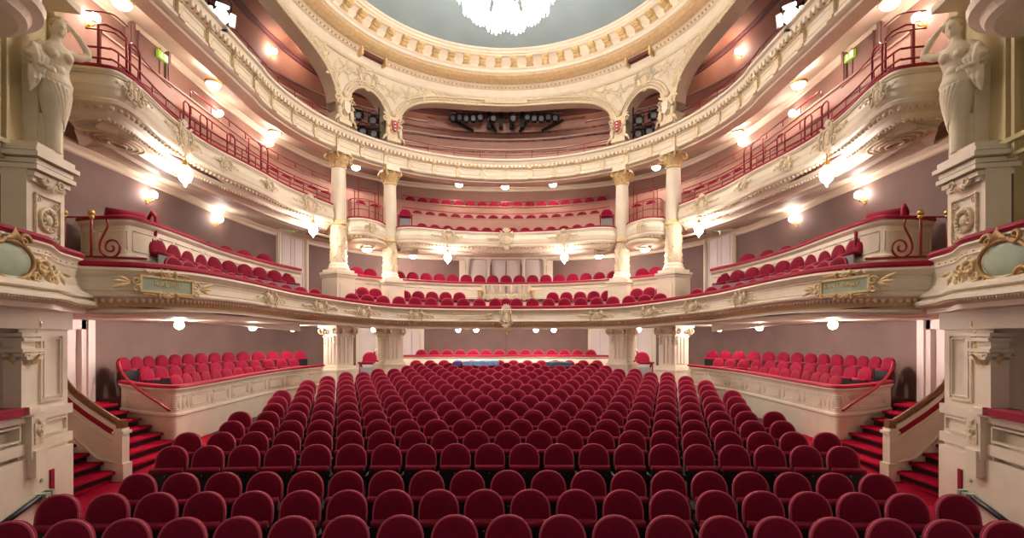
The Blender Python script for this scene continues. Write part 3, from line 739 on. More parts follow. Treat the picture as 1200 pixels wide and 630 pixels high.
for s in (-1, 1):
    Ls = sub_px(L2i + [(-1, 16, 0)] * 0, 100, 387, 60) if False else [p for p in L2i[12:]]
    # iron balustrade following the rising parapet
    nm = 'left' if s < 0 else 'right'
    root = thing('iron_balustrade', 'dark red iron balustrade with hoops along the %s second balcony rail' % nm, 'railing', (0, 0, 0))
    P_ = Ls if s < 0 else [(-x, y, z) for x, y, z in Ls]
    c = cum(P_)
    for e in (.34, .17):
        b = MB(); b.tube([(x, y, z + e) for x, y, z in P_], .018, 6); b.build('rail_bar', 'red_metal', root)
    for i in range(17):
        p, n = at(P_, c[-1] * i / 16, c); b = MB(); b.tube([(p[0], p[1], p[2]), (p[0], p[1], p[2] + .34)], .012, 6); b.build('rail_post', 'red_metal', root)
    for px, h, w_ in ((115, .75, .5), (152, .7, .3), (215, .62, .22), (236, .6, .22), (268, .55, .26), (290, .75, .5), (306, .75, .3)):
        q = at_px([p for p in Ls], px); p, n = at(P_, q, c); p2, _ = at(P_, min(c[-1], q + w_), c)
        b = MB(); b.tube([(p[0], p[1], p[2]), (p[0], p[1], p[2] + h - .06), ((p[0] * 3 + p2[0]) / 4, (p[1] * 3 + p2[1]) / 4, p[2] + h), ((p[0] + 3 * p2[0]) / 4, (p[1] + 3 * p2[1]) / 4, p2[2] + h), (p2[0], p2[1], p2[2] + h - .06), (p2[0], p2[1], p2[2])], .018, 6); b.build('hoop', 'red_metal', root)
    for e, px0, px1 in ((.62, 100, 200), (.9, 88, 150)):
        q0, q1 = at_px(Ls, px0), at_px(Ls, px1); b = MB(); b.tube([tuple(Vector(at(P_, q0 + (q1 - q0) * i / 10, c)[0]) + Vector((0, 0, e))) for i in range(11)], .012, 6); b.build('rail_bar', 'red_metal', root)
    # bow box rails
    root = thing('box_railing', 'red iron railing around the little bow-fronted box on the %s' % nm, 'railing', (0, 0, 0))
    B_ = offset(L2b, -.08); B_ = B_ if s < 0 else [(-x, y, z) for x, y, z in B_]
    for e in (.28, .62):
        b = MB(); b.tube([(x, y, z + e) for x, y, z in B_], .014, 6); b.build('rail_bar', 'red_metal', root)
    for i in range(0, len(B_), 8):
        p = B_[i]; b = MB(); b.tube([p, (p[0], p[1], p[2] + .62)], .013, 6); b.build('rail_post', 'red_metal', root)
    for e in (0, .55):
        x0, x1 = s * 5.2, s * 4.6; y = 17.0 + e * .8; z = 7.4 + e
        b = MB(); b.tube([(x0, y - .3, z - .6), (x0, y - .3, z + .35), (x1, y + .1, z + .35), (x1, y + .1, z - .6)], .016, 6); b.tube([(x0, y - .3, z), (x1, y + .1, z)], .012, 6); b.build('hoop', 'red_metal', root)
# ================================================================== COLUMNS
def acanthus(mb, r, z0, h, n, m, out=.06):
    for i in range(n):
        a = 2 * PI * i / n; c_, s_ = math.cos(a), math.sin(a)
        pts = [(r, 0), (r + out * .3, h * .4), (r + out * .8, h * .8), (r + out * 1.3, h), (r + out * 1.5, h * .86)]; w_ = 2 * PI * r / n * .42
        vs = []
        for k, (rr, z) in enumerate(pts):
            ww = w_ * (1, 1.1, .9, .6, .2)[k]; vs += [(rr * c_ - ww * s_, rr * s_ + ww * c_, z0 + z), ((rr + .02) * c_, (rr + .02) * s_, z0 + z), (rr * c_ + ww * s_, rr * s_ - ww * c_, z0 + z)]
        mb.add(vs, [(3 * k + j, 3 * k + j + 1, 3 * k + j + 4, 3 * k + j + 3) for k in range(4) for j in range(2)], True, m)
def column(x, y, zs, label, d):
    """zs: pedestal top, ring, capital bottom, capital top"""
    zp, zr, zc, zt = zs; a = math.atan2(x, y - C0[1])
    root = thing('column', label, 'column', (x, y, 3.15), 'tall balcony columns', -a)
    z0 = 3.15
    b = MB(); h = zp - z0
    b.box((0, 0, h / 2), (.72, .72, h)); b.box((0, 0, .08), (.80, .80, .16)); b.box((0, 0, h - .05), (.82, .82, .08)); b.box((0, 0, h - .13), (.77, .77, .06))
    b.box((0, -.37, h * .52), (.5, .03, h * .5)); b.build('pedestal', 'cream', root)
    r = d / 2
    b = MB(); b.box((0, 0, h + .04), (d * 1.42, d * 1.42, .08)); b.lathe([(r * 1.36, .08), (r * 1.42, .12), (r * 1.36, .16), (r * 1.2, .18), (r * 1.28, .22), (r * 1.2, .26), (r * 1.06, .3)], 20, (0, 0, h)); b.build('base', 'cream', root)
    b = MB(); hd = zr - zp - .3; b.lathe([(r * 1.06, 0), (r * 1.06, hd)], 20, (0, 0, h + .3))
    for k in range(6):                                   # relief of the lower drum
        an = 2 * PI * k / 6
        for j in range(4):
            m = Matrix.Translation((0, 0, h + .3 + hd * (j + .5) / 4)) @ Matrix.Rotation(an + .5 * (j % 2), 4, 'Z') @ Matrix.Translation((0, -r * 1.06, 0))
            scroll(b, 0, 0, .075, 1.3, 1 if j % 2 else -1, .018, y=0, m=m); leaf(b, 0, .02, .17, PI / 2 - .3, .04, m, y=0); leaf(b, 0, -.02, .15, -PI / 2 + .4, .04, m, y=0)
    b.build('ornate_drum', 'cream_relief', root)
    b = MB(); b.lathe([(r * 1.05, -.07), (r * 1.22, -.04), (r * 1.22, 0), (r * 1.12, .03), (r * 1.18, .06), (r, .1)], 20, (0, 0, zr - z0)); b.build('ring', 'gilt', root)
    b = MB(); zz0, zz1 = zr - z0 + .1, zc - z0; vs = []; N = 40          # fluted shaft
    for k in range(7):
        t = k / 6; rr = r * (1 - .10 * t * t)
        for i in range(N): q = rr * (1 if i % 2 else .94); an = 2 * PI * i / N; vs.append((q * math.cos(an), q * math.sin(an), zz0 + (zz1 - zz0) * t))
    b.add(vs, [(k * N + i, k * N + (i + 1) % N, (k + 1) * N + (i + 1) % N, (k + 1) * N + i) for k in range(6) for i in range(N)], True); b.build('fluted_shaft', 'cream', root)
    b = MB(); hc = zt - zc
    b.lathe([(r * .9, -.04), (r * 1.02, -.02), (r * 1.02, .02), (r * .9, .04), (r * .92, hc * .6), (r * 1.1, hc * .85)], 18, (0, 0, zc - z0))
    acanthus(b, r * .96, zc - z0 + .03, hc * .40, 8, None, .08); acanthus(b, r * 1.0, zc - z0 + hc * .32, hc * .46, 8, Matrix.Rotation(PI / 8, 4, 'Z'), .10)
    for k in range(4):
        m = Matrix.Rotation(PI / 2 * k + PI / 4, 4, 'Z'); scroll(b, r * 1.45, zc - z0 + hc * .74, .10, 1.5, 1, .04, y=0, m=m, a0=PI)
        b.ell((0, -r * 1.15, zc - z0 + hc * .86), .05, 6, 5, Matrix.Rotation(PI / 2 * k, 4, 'Z'))
    b.build('capital', 'gilt', root)
    b = MB(); b.box((0, 0, zt - z0 - .02), (d * 1.22, d * 1.22, .045)); b.box((0, 0, zt - z0 + .06), (d * 1.08, d * 1.08, .14)); b.build('abacus', 'cream', root)
    return root
def pier0(x, y, label, w_, zb):
    """square pier under the first balcony"""
    a = math.atan2(x, y - C0[1]); root = thing('pier', label, 'pier', (x, y, zb), 'piers under the first balcony', -a)
    h = 3.04 - zb; b = MB()
    b.box((0, 0, .5), (w_ * 1.28, w_ * 1.28, 1.0)); b.box((0, 0, .98), (w_ * 1.36, w_ * 1.36, .06)); b.box((0, 0, 1.05), (w_ * 1.2, w_ * 1.2, .1)); b.box((0, -w_ * .64, .55), (w_ * .8, .03, .5)); b.build('plinth', 'cream', root)
    b = MB(); b.box((0, 0, 1.05 + (h - 1.05) / 2), (w_, w_, h - 1.05))
    for k in range(4):
        m = Matrix.Rotation(PI / 2 * k, 4, 'Z')
        for xx in (-.24, 0, .24): b.box((xx * w_, -w_ * .5, 1.1 + (h - 1.35) / 2), (w_ * .17, .04, h - 1.5), m)
    b.build('shaft', 'cream', root)
    b = MB(); b.box((0, 0, h - .10), (w_ * 1.22, w_ * 1.22, .08)); b.box((0, 0, h - .03), (w_ * 1.4, w_ * 1.4, .07)); b.box((0, 0, h - .34), (w_ * 1.08, w_ * 1.08, .05))
    for k in range(4):
        m = Matrix.Rotation(PI / 2 * k, 4, 'Z')
        for xx in (-.36, .36):                          # scroll brackets with leaf drops
            scroll(b, 0, 0, .1, 1.4, 1, .04, m=m @ Matrix.Translation((xx * w_, -w_ * .56, h - .18)) @ Matrix.Rotation(PI / 2, 4, 'Z'))
            for j in range(3): leaf(b, xx * w_, h - .28 - .1 * j, .15, -PI / 2, .05, m, y=-w_ * .5 - .03)
    for k in range(4):
        m = Matrix.Rotation(PI / 2 * k + PI / 4, 4, 'Z'); scroll(b, w_ * .78, h - .16, .12, 1.5, 1, .045, y=0, m=m, a0=PI)
    b.build('bracket_capital', 'cream_relief', root)
for s in (-1, 1):
    nm = 'left' if s < 0 else 'right'
    column(s * 4.08, 17.1, (4.64, 6.03, 8.02, 8.5), 'cream fluted column with gilt capital, inner of the pair on the %s' % nm, .46)
    column(s * 5.37, 15.6, (4.74, 6.30, 8.10, 8.56), 'cream fluted column with gilt capital, outer of the pair on the %s' % nm, .48)
    pier0(s * 4.08, 17.1, 'cream square pier with scroll brackets below the inner column on the %s' % nm, .62, .75)
    pier0(s * 5.37, 15.6, 'cream square pier with scroll brackets below the outer column on the %s' % nm, .64, .66)
    # arch-foot figures and shields above the gallery front
    for (th, red) in ((40.6, True), (58.5, False)):
        p = cyl(s * th, 6.12, 9.45); n = (-math.sin(math.radians(s * th)), -math.cos(math.radians(s * th))); m = frame_m((0, 0, 0), n)
        root = thing('arch_ornament', 'cream sculpted ornament %s at the arch foot, %s side' % ('with a red and white shield' if red else 'of scrolls and small figures', nm), 'ornament', p)
        b = MB(); b.box((0, -.02, .45), (.34, .16, .9), m); b.box((0, -.04, .08), (.5, .22, .14), m); b.ell((0, -.12, .5), (.16, .07, .22), 10, 8, m)
        for q in (-1, 1):
            b.ell((q * .24, -.14, .32), (.08, .08, .2), 8, 6, m); b.ell((q * .25, -.16, .56), .07, 8, 6, m); b.tube([(q * .24, -.12, .45), (q * .14, -.18, .4), (q * .08, -.16, .55)], .035, 6, m); b.tube([(q * .26, -.12, .2), (q * .36, -.16, .12), (q * .42, -.14, .0)], [.06, .045, .025], 6, m)
            scroll(b, q * .3, .78, .1, 1.3, q, .03, y=-.1, m=m); [leaf(b, q * .12, .85, .3, PI / 2 - q * (.3 + .4 * j), .07, m, y=-.08) for j in range(3)]
        b.ell((0, -.12, .98), (.11, .08, .11), 8, 6, m); b.build('figure_group', 'cream_relief', root)
        b = MB(); poly = [(-.12, .18), (.12, .18), (.12, -.04), (.08, -.14), (0, -.2), (-.08, -.14), (-.12, -.04)]
        b.prism([(x, z + .52) for x, z in poly], -.23, -.18, m); sh = b.build('shield', 'shield_red' if red else 'cream', root)
        if red:
            b = MB(); b.box((0, -.235, .52), (.075, .012, .36), m)
            sh2 = b.build('shield_pale', 'black', root)
            b = MB()
            for z in (.40, .51, .62):
                for q in (-1, 1): b.box((0, -.243, 0), (.075, .012, .02), m @ Matrix.Translation((0, 0, z)) @ Matrix.Rotation(q * PI / 4, 4, 'Y'))
            b.build('shield_crosses', 'white', root)

# ================================================================== PROSCENIUM PIERS, BOXES, CARYATIDS  (built on the left, mirrored on the right)
T_ = (.207, -.978); N_ = (.978, .207); O_ = (-6.58, 7.3)
MP = Matrix(((T_[0], -N_[0], 0, O_[0]), (T_[1], -N_[1], 0, O_[1]), (0, 0, 1, 0), (0, 0, 0, 1)))     # local x = u towards the stage, -y = out into the hall
def uz(px, py, v=0.0):
    dx = (px - CX) / F; Y = (O_[0] * N_[0] + O_[1] * N_[1] + v) / (dx * N_[0] + N_[1])
    X = dx * Y; return ((X - O_[0]) * T_[0] + (Y - O_[1]) * T_[1], CZ + (CY - py) * Y / F)
def upath(pts, z): 
    """(u, v) points -> world path running so that v>0 lies on its right"""
    return [(O_[0] + T_[0] * u + N_[0] * v, O_[1] + T_[1] * u + N_[1] * v, z) for u, v in pts]
for s in (-1, 1):
    nm = 'left' if s < 0 else 'right'; sd = -s
    root = thing('proscenium_pier', 'massive cream pier framing the stage on the %s, with panels and pilasters' % nm, 'pier', (0, 0, 0))
    b = MB()
    b.box((.48, 1.15, 1.55), (.96, 2.3, 3.1), MP); b.box((1.9, 1.25, .7), (2.0, 2.3, 1.5), MP); b.box((2.0, 1.7, 2.3), (2.2, 1.2, 2.0), MP)   # lower pier, sill wall and back of the stage box
    b.box((1.9, .98, 3.15), (2.1, 2.3, .7), MP); b.build('masonry', 'cream', root, sd)
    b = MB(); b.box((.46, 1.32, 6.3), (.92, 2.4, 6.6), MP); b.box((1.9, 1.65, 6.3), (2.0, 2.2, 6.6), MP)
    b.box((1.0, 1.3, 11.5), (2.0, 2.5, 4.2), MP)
    b.build('upper_masonry', 'shaded', root, sd)
    b = MB()                                             # plinth courses and dado
    b.sweep(upath([(2.6, 0), (1.2, 0), (-.03, 0), (-.03, -1.0)][::-1], 0), [(-.05, -.1), (.05, -.1), (.05, .82), (.09, .84), (.09, .90), (.04, .93), (.04, 1.05), (.0, 1.08), (-.05, 1.08)])
    b.sweep(upath([(2.6, 0), (1.2, 0), (-.02, 0), (-.02, -1.0)][::-1], 0), [(-.05, 1.14), (.05, 1.14), (.08, 1.18), (.06, 1.24), (.02, 1.28), (-.05, 1.28)])
    b.sweep(upath([(2.6, 0), (1.2, 0), (-.02, 0), (-.02, -1.0)][::-1], 0), [(-.05, 1.56), (.02, 1.56), (.06, 1.6), (.06, 1.66), (-.05, 1.7)])
    for (u0, u1) in ((.08, .52), (.98, 1.7)):
        for z in (1.33, 1.52): b.box(((u0 + u1) / 2, -.015, z), (u1 - u0, .05, .025), MP)
        for u in (u0, u1): b.box((u, -.015, 1.425), (.025, .05, .2), MP)
    b.build('base_mouldings', 'cream', root, sd)
    b = MB(); b.box((.78, -.05, 1.37), (.26, .14, .6), MP); b.box((.78, -.09, 1.0), (.2, .12, .35), MP)
    b.build('dado_pilaster', 'cream', root, sd)
    b = MB(); b.box((.78, -.125, 1.40), (.17, .02, .28), MP); [leaf(b, .78, 1.3 + .07 * k, .12, PI / 2 + (-1) ** k * .6, .03, MP, y=-.14) for k in range(4)]; scroll(b, .78, 1.4, .06, 1.4, 1, .012, y=-.14, m=MP); b.build('floral_panel', 'cream_relief', root, sd)
    b = MB()                                             # tall sunk panel beside the pilaster
    for d_, t in ((0, .03), (.05, .015)):
        u0, u1, z0, z1 = .15 + d_, .58 - d_, 1.80 + d_, 2.72 - d_
        for z in (z0, z1): b.box(((u0 + u1) / 2, -.012, z), (u1 - u0 + t, .04, t), MP)
        for u in (u0, u1): b.box((u, -.012, (z0 + z1) / 2), (t, .04, z1 - z0), MP)
    b.sweep(upath([(2.6, 0), (1.2, 0), (-.02, 0), (-.02, -1.0)][::-1], 0), [(-.05, 2.80), (.03, 2.80), (.03, 2.86), (.07, 2.9), (.07, 2.98), (.12, 3.02), (.12, 3.12), (-.05, 3.12)])
    b.build('panel_mouldings', 'cream', root, sd)
    b = MB(); b.box((.98, -.02, 2.2), (.22, .2, 1.1), MP)  # pilaster with stepped capital by the stage box
    for k, (z, ww) in enumerate(((2.72, .46), (2.66, .40), (2.52, .44), (2.46, .36), (2.42, .3))): b.box((.94, -.05, z), (ww, .26, .045), MP)
    b.box((.98, -.04, 1.72), (.28, .26, .08), MP); b.build('pilaster', 'cream', root, sd)
    b = MB(); acanthus(b, .13, 2.33, .14, 8, MP @ Matrix.Translation((.94, -.03, 0)) @ Matrix.Scale(1, 4)); scroll(b, .82, 2.86, .08, 1.4, 1, .03, y=-.12, m=MP)
    for j in range(3): leaf(b, .82, 2.80 - .08 * j, .15, -PI / 2, .05, MP, y=-.12)
    b.build('capital_leaves', 'gilt', root, sd)
    b = MB(); b.box((1.6, .62, 2.3), (1.1, .05, 1.2), MP); b.build('dark_red_hanging', 'velvet_rail', root, sd)
    b = MB(); b.box((1.55, -.02, 1.73), (1.05, .3, .10), MP); b.build('velvet_sill', 'velvet_rail', root, sd)
    b = MB(); b.box((.42, -.054, .42), (.075, .02, .8), MP); b.build('maroon_strip', 'velvet_rail', root, sd)
    b = MB(); b.tube([(1.4, -.1, .38), (.74, -.1, .52)], .035, 8, MP); b.build('slanted_rail', 'black_metal', root, sd)
    b = MB(); b.box((.66, -.1, .50), (.10, .12, .10), MP); b.box((.56, -.11, .48), (.05, .10, .18), MP); b.box((.66, -.1, .3), (.04, .05, .45), MP); b.ell((.62, -.055, .72), (.03, .012, .03), 10, 6, MP); b.build('rail_bracket', 'plaque', root, sd)
    # upper pier: pedestal with medallion, cornice
    b = MB(); b.box((.72, -.03, 4.27), (.72, .28, 1.2), MP)
    for z, ww, dd in ((4.76, .64, .32), (4.82, .70, .40), (4.90, .78, .50), (4.98, .72, .46), (5.06, .84, .56), (5.14, .76, .48)): b.box((.72, -.05, z), (ww, dd, .06), MP)
    b.box((.72, -.04, 5.21), (.50, .36, .10), MP)
    b.build('figure_pedestal', 'cream', root, sd)
    b = MB(); m = MP @ Matrix.Translation((.72, -.19, 4.28))
    b.tube([(.15 * math.cos(2 * PI * i / 24), 0, .15 * math.sin(2 * PI * i / 24)) for i in range(24)], .03, 6, m, closed=True); b.ell((0, 0, 0), (.075, .04, .075), 10, 6, m)
    for k in range(12): leaf(b, .09 * math.cos(k * PI / 6), .09 * math.sin(k * PI / 6), .07, k * PI / 6, .025, m)
    for x in (-.23, .23): b.box((x, .0, 0), (.02, .03, .62), m)
    for z in (-.31, .31): b.box((0, .0, z), (.48, .03, .02), m)
    for x in (-1, 1):
        for z in (-1, 1): scroll(b, x * .17, z * .24, .05, 1.2, x * z, .012, y=0, m=m)
    for k in range(3): leaf(b, 0, .52, .16, -PI / 2 + (k - 1) * .7, .06, m, y=-.05)
    scroll(b, -.14, .50, .07, 1.4, 1, .025, y=-.06, m=m); scroll(b, .14, .50, .07, 1.4, -1, .025, y=-.06, m=m)
    b.build('medallion', 'cream_relief', root, sd)
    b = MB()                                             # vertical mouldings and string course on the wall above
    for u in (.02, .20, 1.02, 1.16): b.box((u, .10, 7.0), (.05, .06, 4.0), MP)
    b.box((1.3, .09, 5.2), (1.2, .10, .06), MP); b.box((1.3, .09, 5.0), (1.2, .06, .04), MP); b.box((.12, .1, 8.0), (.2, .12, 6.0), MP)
    b.build('wall_mouldings', 'shaded', root, sd)
    b = MB(); b.box((.58, .0, 7.75), (.50, .5, .7), MP); b.box((.58, -.03, 7.44), (.6, .6, .1), MP); b.build('impost_block', 'cream', root, sd)
    # upper stage box: bowl
    root = thing('stage_box', 'round cream underside of the upper stage box on the %s, cut by the picture edge' % nm, 'box balcony', (0, 0, 0))
    b = MB(); b.lathe([(0, 6.42), (.15, 6.42), (.32, 6.46), (.40, 6.50), (.62, 6.52), (.70, 6.56), (.74, 6.64), (.84, 6.68), (.86, 6.76), (.82, 6.80), (.82, 7.4), (.86, 7.44), (.86, 7.5), (0, 7.5)], 40, (2.12, -.02, -.22), MP, smooth=False); b.build('bowl', 'cream', root, sd)
    # lower stage box parapet
    root = thing('stage_box', 'curved cream stage box front on the %s with gilt scrollwork and a red velvet rail' % nm, 'box balcony', (0, 0, 0))
    pth = upath(spline([(-.10, -.6, 0), (-.13, -.1, 0), (-.08, .10, 0), (.05, .15, 0), (.3, .17, 0), (.6, .22, 0), (.9, .34, 0), (1.25, .48, 0), (1.7, .5, 0), (2.6, .5, 0)], 6) and [(u, v) for u, v, _ in spline([(-.10, -.6, 0), (-.13, -.1, 0), (-.08, .10, 0), (.05, .15, 0), (.3, .17, 0), (.6, .22, 0), (.9, .34, 0), (1.25, .48, 0), (1.7, .5, 0), (2.6, .5, 0)], 6)], 3.95)
    pth = pth[::-1][::-1]
    # v>0 must be on the right of the path: the path runs towards the stage, so the hall lies on its left -> reverse it
    pth = pth[::-1]
    b = MB(); b.sweep(pth, [(-.2, -.06), (.04, -.06), (.05, -.1), (.01, -.13), (0, -.16), (0, -.2), (.02, -.22), (0, -.25), (-.01, -.38), (.02, -.5), (.08, -.57), (.16, -.62), (.17, -.66), (.10, -.68), (.14, -.70), (.21, -.73), (.22, -.78), (.15, -.82), (.08, -.84), (.06, -.9), (-.2, -.9)]); b.build('parapet', 'cream', root, sd)
    b = MB(); b.sweep(pth, [(-.2, -.07), (-.18, .0), (-.08, .03), (.03, .02), (.07, -.03), (.04, -.08)]); b.build('velvet_rail', 'velvet_rail', root, sd)
    b = MB(); beads(b, pth, .19, -.79, .05, (.02, .02, .03)); beads(b, pth, .01, -.185, .16, .013); b.build('egg_moulding', 'cream_relief', root, sd)
    b = MB(); c = cum(pth); L_ = c[-1]
    def onp(u): return min(range(len(pth)), key=lambda i: abs((pth[i][0] - O_[0]) * T_[0] + (pth[i][1] - O_[1]) * T_[1] - u + (10 if i > len(pth) - 8 else 0)))
    i = onp(1.45); p, n = pth[i], pnormal(pth, i)
    m = frame_m((p[0] + n[0] * .04, p[1] + n[1] * .04, p[2] - .40), n)
    for q in range(2): scroll(b, .0 + .18 * q, .0, .10, 1.5, (-1) ** q, .026, m=m); scroll(b, -.1 + .25 * q, -.12, .08, 1.4, -(-1) ** q, .022, m=m)
    for k in range(9): leaf(b, -.05 + .05 * k, -.05 + .02 * (k % 3), .2, PI * .15 + k * .7, .05, m, y=-.03)
    for k in range(4): b.ell((-.12 + .08 * k, -.05, .06 * (-1) ** k), .035, 6, 5, m)
    b.build('gilt_scrollwork', 'gilt', root, sd)
    i = onp(1.98); p, n = pth[i], pnormal(pth, i); m = frame_m((p[0] + n[0] * .05, p[1] + n[1] * .05, p[2] - .38), n)
    b = MB(); b.ell((0, 0, 0), (.34, .05, .2), 16, 8, m); b.build('pale_shield', 'plaque', root, sd)
    b = MB(); b.tube([(.36 * math.cos(2 * PI * i / 28), -.03, .22 * math.sin(2 * PI * i / 28)) for i in range(28)], .026, 6, m, closed=True)
    for k in range(7): leaf(b, -.1 + .05 * k, .22, .16, PI / 2 + (k - 3) * .4, .05, m, y=-.05)
    scroll(b, -.3, -.2, .1, 1.4, 1, .03, y=-.04, m=m); scroll(b, .3, -.2, .1, 1.4, -1, .03, y=-.04, m=m); scroll(b, .2, .24, .09, 1.3, 1, .03, y=-.04, m=m); scroll(b, -.2, .24, .09, 1.3, -1, .03, y=-.04, m=m)
    b.build('gilt_frame', 'gold', root, sd)
    # gate with scroll at the end of the first balcony
    root = thing('iron_gate', 'red iron barrier with brass finials and a big scroll, beside the %s stage box' % nm, 'gate', (0, 0, 0))
    Yg = 7.95
    for px in (75.5, 107):
        b = MB(); b.tube([W(px, 300, Yg), W(px, 252, Yg)], .018, 8); b.build('post', 'red_metal', root, sd)
        q = W(px, 252, Yg); b = MB(); b.ell((q[0], q[1], q[2] + .04), .05, 8, 6); b.lathe([(.03, -.05), (.045, -.03), (.03, 0)], 8, q); b.build('finial', 'brass', root, sd)
    b = MB(); b.tube([W(75.5, 254, Yg), W(107, 254, Yg)], .014, 6); b.tube([W(70, 299, Yg), W(172, 303, Yg + .1)], .022, 6); b.build('cross_rail', 'red_metal', root, sd)
    b = MB(); pts = [W(125, 257, Yg), W(126.5, 264, Yg), W(123, 272, Yg), W(118.5, 281, Yg), W(117, 290, Yg), W(120, 297, Yg), W(126, 300.5, Yg)]
    for k in range(26): a = PI / 2 + .2 - k * .36; r = 12.0 * (1 - k / 30); pts.append(W(130.5 + r * math.cos(a), 289.5 + r * math.sin(a), Yg))
    b.tube(spline(pts, 3), .017, 6); b.build('scroll', 'red_metal', root, sd)

# ------------------------------------------------------------------ caryatid
def remesh(mb, voxel, name, mat_):
    me = mb.mesh(name, mat_); o = bpy.data.objects.new(name, me); COL.objects.link(o)
    md = o.modifiers.new('r', 'REMESH'); md.mode = 'VOXEL'; md.voxel_size = voxel; md.use_smooth_shade = True
    sm = o.modifiers.new('s', 'SMOOTH'); sm.factor = .5; sm.iterations = 2
    bpy.context.view_layer.update()
    m2 = bpy.data.meshes.new_from_object(o.evaluated_get(bpy.context.evaluated_depsgraph_get()))
    bpy.data.objects.remove(o); m2.name = name
    m2.materials.clear(); m2.materials.append(M[mat_])
    for p in m2.polygons: p.use_smooth = True
    return m2
def loft(mb, rings, seg=20, m=None):
    """rings: (cx, cy, cz, rx, ry)"""
    vs = []
    for cx, cy, cz, rx, ry in rings:
        for i in range(seg): a = 2 * PI * i / seg; vs.append((cx + rx * math.cos(a), cy + ry * math.sin(a), cz))
    n = len(rings); fs = [(k * seg + i, k * seg + (i + 1) % seg, (k + 1) * seg + (i + 1) % seg, (k + 1) * seg + i) for k in range(n - 1) for i in range(seg)]
    fs += [tuple(range(seg - 1, -1, -1)), tuple((n - 1) * seg + i for i in range(seg))]
    return mb.add(vs, fs, True, m)
# local: x towards the auditorium back (far), -y out of the pier, z up; figure about 2.05 m from the term foot
fig = MB()
loft(fig, [(0, 0, -.02, .11, .11), (0, 0, .3, .115, .12), (0, -.01, .55, .13, .13), (0, -.02, .75, .17, .16), (.0, -.03, .95, .215, .185), (.01, -.03, 1.08, .235, .20), (.015, -.03, 1.2, .185, .155), (.015, -.04, 1.32, .17, .135), (.02, -.05, 1.45, .20, .155), (.02, -.05, 1.56, .215, .15), (.02, -.03, 1.66, .20, .12), (.02, -.03, 1.73, .10, .085), (.02, -.04, 1.78, .068, .068), (.025, -.05, 1.86, .062, .066)], 24)
for x in (-.085, .12): fig.ell((x, -.17, 1.50), (.078, .085, .08), 12, 8)
fig.ell((.02, -.155, 1.27), (.09, .04, .08), 10, 6)
fig.ell((.035, -.075, 1.97), (.108, .125, .15), 14, 10)           # head, turned slightly to the hall
fig.ell((.035, -.12, 1.90), (.062, .07, .055), 10, 8)
fig.tube([(.035, -.188, 1.995), (.035, -.213, 1.955), (.035, -.20, 1.94)], [.012, .022, .02], 6)
for q in (-1, 1): fig.ell((.035 + q * .042, -.178, 1.998), (.026, .014, .012), 8, 5); fig.tube([(.035 + q * .018, -.19, 2.022), (.035 + q * .065, -.165, 2.024)], .011, 5)
fig.ell((.035, -.186, 1.902), (.03, .014, .009), 8, 5); fig.ell((.035, -.183, 1.886), (.025, .014, .009), 8, 5); fig.ell((.035, -.175, 1.855), (.028, .022, .02), 8, 5)
for q in (-1, 1): fig.ell((.035 + q * .1, -.06, 1.97), (.014, .025, .035), 6, 5)
# raised arm on the auditorium side: elbow out, hand behind the head
fig.tube([(.16, -.03, 1.63), (.22, -.03, 1.64), (.34, -.03, 1.66), (.46, -.03, 1.74)], [.085, .075, .066, .056], 12)
fig.tube([(.46, -.03, 1.73), (.44, -.04, 1.82), (.36, -.03, 1.95), (.26, -.02, 2.06), (.21, -.02, 2.10)], [.056, .055, .05, .036, .033], 12)
fig.ell((.165, -.03, 2.13), (.055, .03, .045), 10, 6)
for k in range(4): fig.tube([(.14 - .005 * k, -.06 + .018 * k, 2.15), (.10, -.075 + .022 * k, 2.175 - .004 * k), (.055 + .008 * k, -.085 + .022 * k, 2.165 - .012 * k)], [.015, .014, .011], 6)
fig.tube([(.17, -.06, 2.12), (.13, -.09, 2.10), (.10, -.105, 2.075)], [.016, .015, .012], 6)
# other arm: across the drapery bundle at the hip
fig.tube([(-.13, -.03, 1.63), (-.20, -.02, 1.58), (-.28, -.03, 1.45), (-.31, -.05, 1.31)], [.085, .078, .064, .055], 12)
fig.tube([(-.31, -.05, 1.32), (-.28, -.14, 1.26), (-.22, -.22, 1.22)], [.055, .048, .034], 12)
fig.ell((-.18, -.245, 1.215), (.05, .028, .04), 10, 6)
for k in range(4): fig.tube([(-.145, -.25, 1.24 - .018 * k), (-.10, -.262, 1.235 - .021 * k), (-.065, -.25, 1.215 - .02 * k)], [.014, .013, .010], 6)
fig.tube([(-.17, -.26, 1.25), (-.14, -.285, 1.27), (-.11, -.285, 1.272)], [.015, .014, .011], 6)
fig_me = remesh(fig, .011, 'statue_body', 'stone')
dr = MB()                                                        # drapery: hip wrap, diagonal folds, bundle on the shoulder side, falling end
loft(dr, [(0, -.01, .46, .12, .12), (0, -.02, .66, .15, .15), (.0, -.03, .88, .20, .185), (.01, -.03, 1.03, .225, .195), (.01, -.03, 1.10, .21, .18)], 24)
rnd = random.Random(3)
for k in range(11):
    a = -2.9 + k * .29; z1 = 1.12 - .02 * k; pts = []
    for i in range(9):
        t = i / 8; an = a + t * .9; z = z1 - t * (.42 + .03 * k) if k < 9 else z1 - t * .5; r = .215 - .10 * t
        pts.append((r * math.cos(an), -.03 + r * .88 * math.sin(an), z))
    dr.tube(pts, [.032 * (1 - .5 * abs(i / 8 - .4)) for i in range(9)], 6)
for k in range(8): a = k * .8; dr.ell((-.27 + .06 * math.cos(a), -.07 + .07 * math.sin(a * 1.3), 1.32 + .045 * (k - 3)), (.085, .075, .06), 8, 6)
for k in range(6): dr.tube([(-.32 + .02 * k, -.16 + .01 * k, 1.55), (-.30 + .03 * k, -.17 - .02 * (k % 2), 1.35), (-.27 + .015 * k, -.15, 1.12)], [.03, .04, .028], 6)
